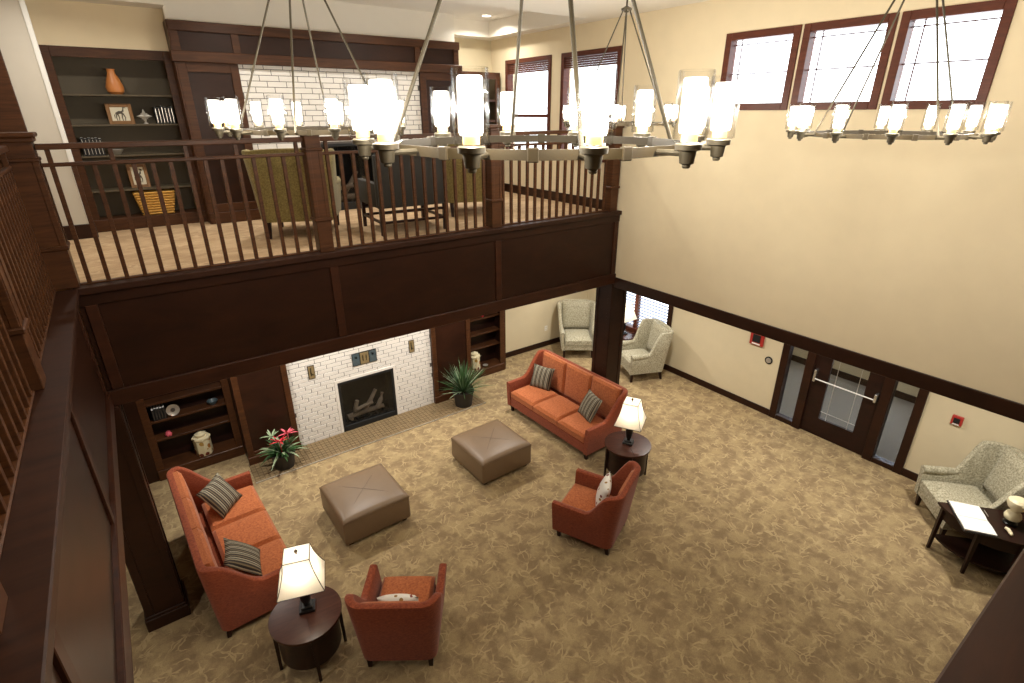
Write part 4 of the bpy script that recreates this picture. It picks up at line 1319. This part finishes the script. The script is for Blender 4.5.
def vase():
    t = thing('vase', 'orange ceramic vase on the top of the upper bookcase', 'vase', (.30, YK + .14, 5.42))
    obj('body', lathe([(0, 0), (.055, 0), (.088, .03), (.095, .08), (.07, .17), (.042, .24), (.04, .27), (.045, .285), (.036, .285), (.032, .25), (0, .245)], 24), 'terracotta', t)
vase()
def horse_picture(label, x, y, z, w, h):
    t = thing('framed_picture', label, 'picture', (x, y, z), 0)
    t.rotation_euler = (D(-8), 0, 0)
    bm = bmesh.new(); f = .04
    for a, b, c, d in ((-w, -w + f, 0, h), (w - f, w, 0, h), (-w + f, w - f, 0, f), (-w + f, w - f, h - f, h)):
        addbox(bm, a, b, 0, .02, c, d, .003)
    obj('frame', bm, 'gold', t, smooth=0)
    obj('mat_board', box(-w + f, w - f, .008, .016, f, h - f), 'mat_board', t, smooth=0)
    bm = bmesh.new()
    cx, cz, k = 0, h * .45, (w - f) * .9
    tube([(-.45 * k, .006, cz + .02), (-.1 * k, .006, cz + .03), (.35 * k, .006, cz + .03)], [.012, .02, .018], 6, bm)
    tube([(.35 * k, .006, cz + .04), (.6 * k, .006, cz + .1), (.8 * k, .006, cz + .08)], [.014, .012, .007], 6, bm)
    for lx, dx in ((-.4, -.15), (-.3, .1), (.25, -.1), (.35, .2)):
        tube([(lx * k, .006, cz + .02), ((lx + dx) * k, .006, cz - .03), ((lx + dx * .5) * k, .006, cz - .07)], [.008, .006, .004], 5, bm)
    tube([(-.45 * k, .006, cz + .03), (-.7 * k, .006, cz), (-.75 * k, .006, cz - .04)], [.006, .006, .003], 5, bm)
    o = obj('ink_drawing', bm, 'sketch', t)
    o.scale = (1, .25, 1); o.location = (0, .0065, 0)
horse_picture('gilt framed horse drawing beside the star ornament in the upper bookcase', .28, YK + .10, 5.08, .135, .24)
horse_picture('gilt framed horse drawing above the wicker basket in the upper bookcase', .30, YK + .12, 4.30, .11, .30)
def ornament():
    t = thing('star_ornament', 'silvery star shaped ornament beside the black books', 'ornament', (.53, YK + .10, 5.08))
    obj('foot', lathe([(0, 0), (.03, 0), (.012, .02), (0, .02)], 12), 'silver', t)
    for i in range(8):
        a = i * PI / 4
        r = .085 if i % 2 == 0 else .05
        obj('point', tube([(0, 0, .09), (r * .5 * math.cos(a), 0, .09 + r * .5 * math.sin(a)), (r * math.cos(a), 0, .09 + r * math.sin(a))], [.03, .02, .002], 6), 'silver', t)
ornament()
o = obj('bowl', lathe([(0, 0), (.04, 0), (.05, .01), (.085, .06), (.082, .062), (.045, .016), (0, .012)], 24), 'silver', None, (.13, YK + .14, 4.72))
tag(o, 'pale dish beside the black books at the left of the upper bookcase', 'dish')
def plate(label, x, y, z, r=.09):
    t = thing('display_plate', label, 'plate', (x, y, z))
    obj('dish', lathe([(0, 0), (r * .6, .004), (r, .02), (r, .024), (r * .6, .009), (0, .006)], 24), 'silver', t, (0, .03, r), (D(80), 0, 0))
    obj('motif', lathe([(0, .0), (r * .35, .0), (r * .35, .003), (0, .003)], 16), 'sketch', t, (0, .018, r + .002), (D(80), 0, 0))
    obj('easel', box(-.05, .05, .03, .06, 0, .02), 'wood_dark', t, smooth=0)
plate('round silver display plate behind the left sofa', -.06, YK + .10, .94)
o = obj('shell_ornament', lathe([(0, 0), (.04, 0), (.05, .03), (.03, .07), (0, .08)], 10), 'flower_pink', None, (-.20, YK + .13, .62))
tag(o, 'small pinkish ornament on the shelf below the silver plate', 'ornament')
o = obj('glass_bowl', lathe([(0, 0), (.05, 0), (.08, .06), (.076, .06), (.045, .008), (0, .006)], 18), 'tile_blue', None, (.48, YK + .16, .94))
tag(o, 'dim greenish bowl on the right of the shelf behind the left sofa', 'bowl')
for i, (x, z, lab) in enumerate(((5.10, 1.28, 'small white figurine on the top visible shelf behind the spiky plant'), (5.12, .62, 'small white figurine on the middle shelf above the floral jar'))):
    o = obj('white_figurine', lathe([(0, 0), (.035, 0), (.03, .03), (.018, .07), (.026, .10), (.02, .125), (0, .135)], 14), 'white', None, (x, YK + .18, z))
    tag(o, lab, 'figurine')
o = obj('red_ornament', lathe([(0, 0), (.03, 0), (.035, .03), (0, .06)], 12), 'flower', None, (5.62, YK + .18, 1.28)); tag(o, 'small red ornament on the top visible shelf behind the spiky plant', 'ornament')
o = obj('small_dish', lathe([(0, 0), (.04, 0), (.06, .02), (.056, .022), (0, .006)], 16), 'silver', None, (5.62, YK + .10, .17)); tag(o, 'small silver dish beside the floral jar behind the spiky plant', 'dish')

def basket():
    t = thing('wicker_basket', 'yellow wicker basket at the bottom of the upper bookcase', 'basket', (.42, YK + .15, DECK + .15))
    w0, w1, d0, d1, h = .17, .225, .10, .13, .30
    rows = 9
    for k in range(rows):
        u0, u1 = k / rows, (k + 1) / rows
        bm = bmesh.new()
        wa = w0 + (w1 - w0) * u0; da = d0 + (d1 - d0) * u0
        z = h * (u0 + u1) / 2
        pts = []
        N = 10
        for side in range(4):
            for q in range(N):
                v = -1 + 2 * q / N
                x_, y_ = ((v * wa, -da), (wa, v * da), (-v * wa, da), (-wa, -v * da))[side]
                wob = .006 * (1 if (q + k) % 2 else -1)
                ox, oy = ((0, -wob), (wob, 0), (0, wob), (-wob, 0))[side]
                pts.append((x_ + ox, y_ + oy, z))
        pts.append(pts[0])
        tube(pts, .0165, 6, bm)
        obj('woven_row', bm, 'straw', t)
    obj('bottom', box(-w0, w0, -d0, d0, .0, .02), 'straw', t, smooth=0)
    obj('lining', box(-w1 + .03, w1 - .03, -d1 + .03, d1 - .03, .02, h - .06), 'dark', t, smooth=0)
basket()

# ================================================================== WALL THINGS
def alarm(label, y, z, w=.12, h=.15):
    t = thing('fire_alarm', label, 'fire alarm', (WX - .001, y, z))
    obj('housing', box(-.045, 0, -w, w, -h, h, .008) if False else box(-.04, 0, -w / 2, w / 2, -h / 2, h / 2, .006), 'red', t, smooth=0)
    obj('strobe_lens', box(-.055, -.04, -w * .28, w * .28, -h * .26, h * .30, .004), 'dark', t, smooth=0)
    obj('label_plate', box(-.043, -.04, -w * .3, w * .3, -h * .44, -h * .34), 'white', t, smooth=0)
    return t
alarm('red fire alarm with dark lens tucked under the wood band', 4.66, 1.40, .26, .26)
alarm('small red fire alarm above the wing chair beside the half round table', 1.58, 1.19, .13, .14)
def disc(label, y, z):
    t = thing('wall_speaker', label, 'wall device', (WX - .001, y, z))
    t.rotation_euler = (0, -PI / 2, 0)
    obj('rim', lathe([(0, 0), (.07, 0), (.072, .012), (.055, .02), (.05, .014), (0, .014)], 24), 'dark', t)
    obj('disc', lathe([(0, .014), (.048, .014), (.046, .024), (.02, .027), (0, .024)], 24), 'silver', t)
disc('round dark rimmed device on the cream wall left of the door', 4.38, 1.06)
def outlet(label, x, z):
    t = thing('wall_outlet', label, 'outlet', (x, YA - .001, z))
    obj('cover_plate', box(-.04, .04, -.006, 0, -.06, .06, .003), 'white', t, smooth=0)
    for s in (-1, 1):
        obj('socket', box(-.018, .018, -.008, -.006, s * .026 - .016, s * .026 + .016, .002), 'wall_low', t, smooth=0)
outlet('white outlet on the alcove wall beside the wing chair', 7.60, .46)
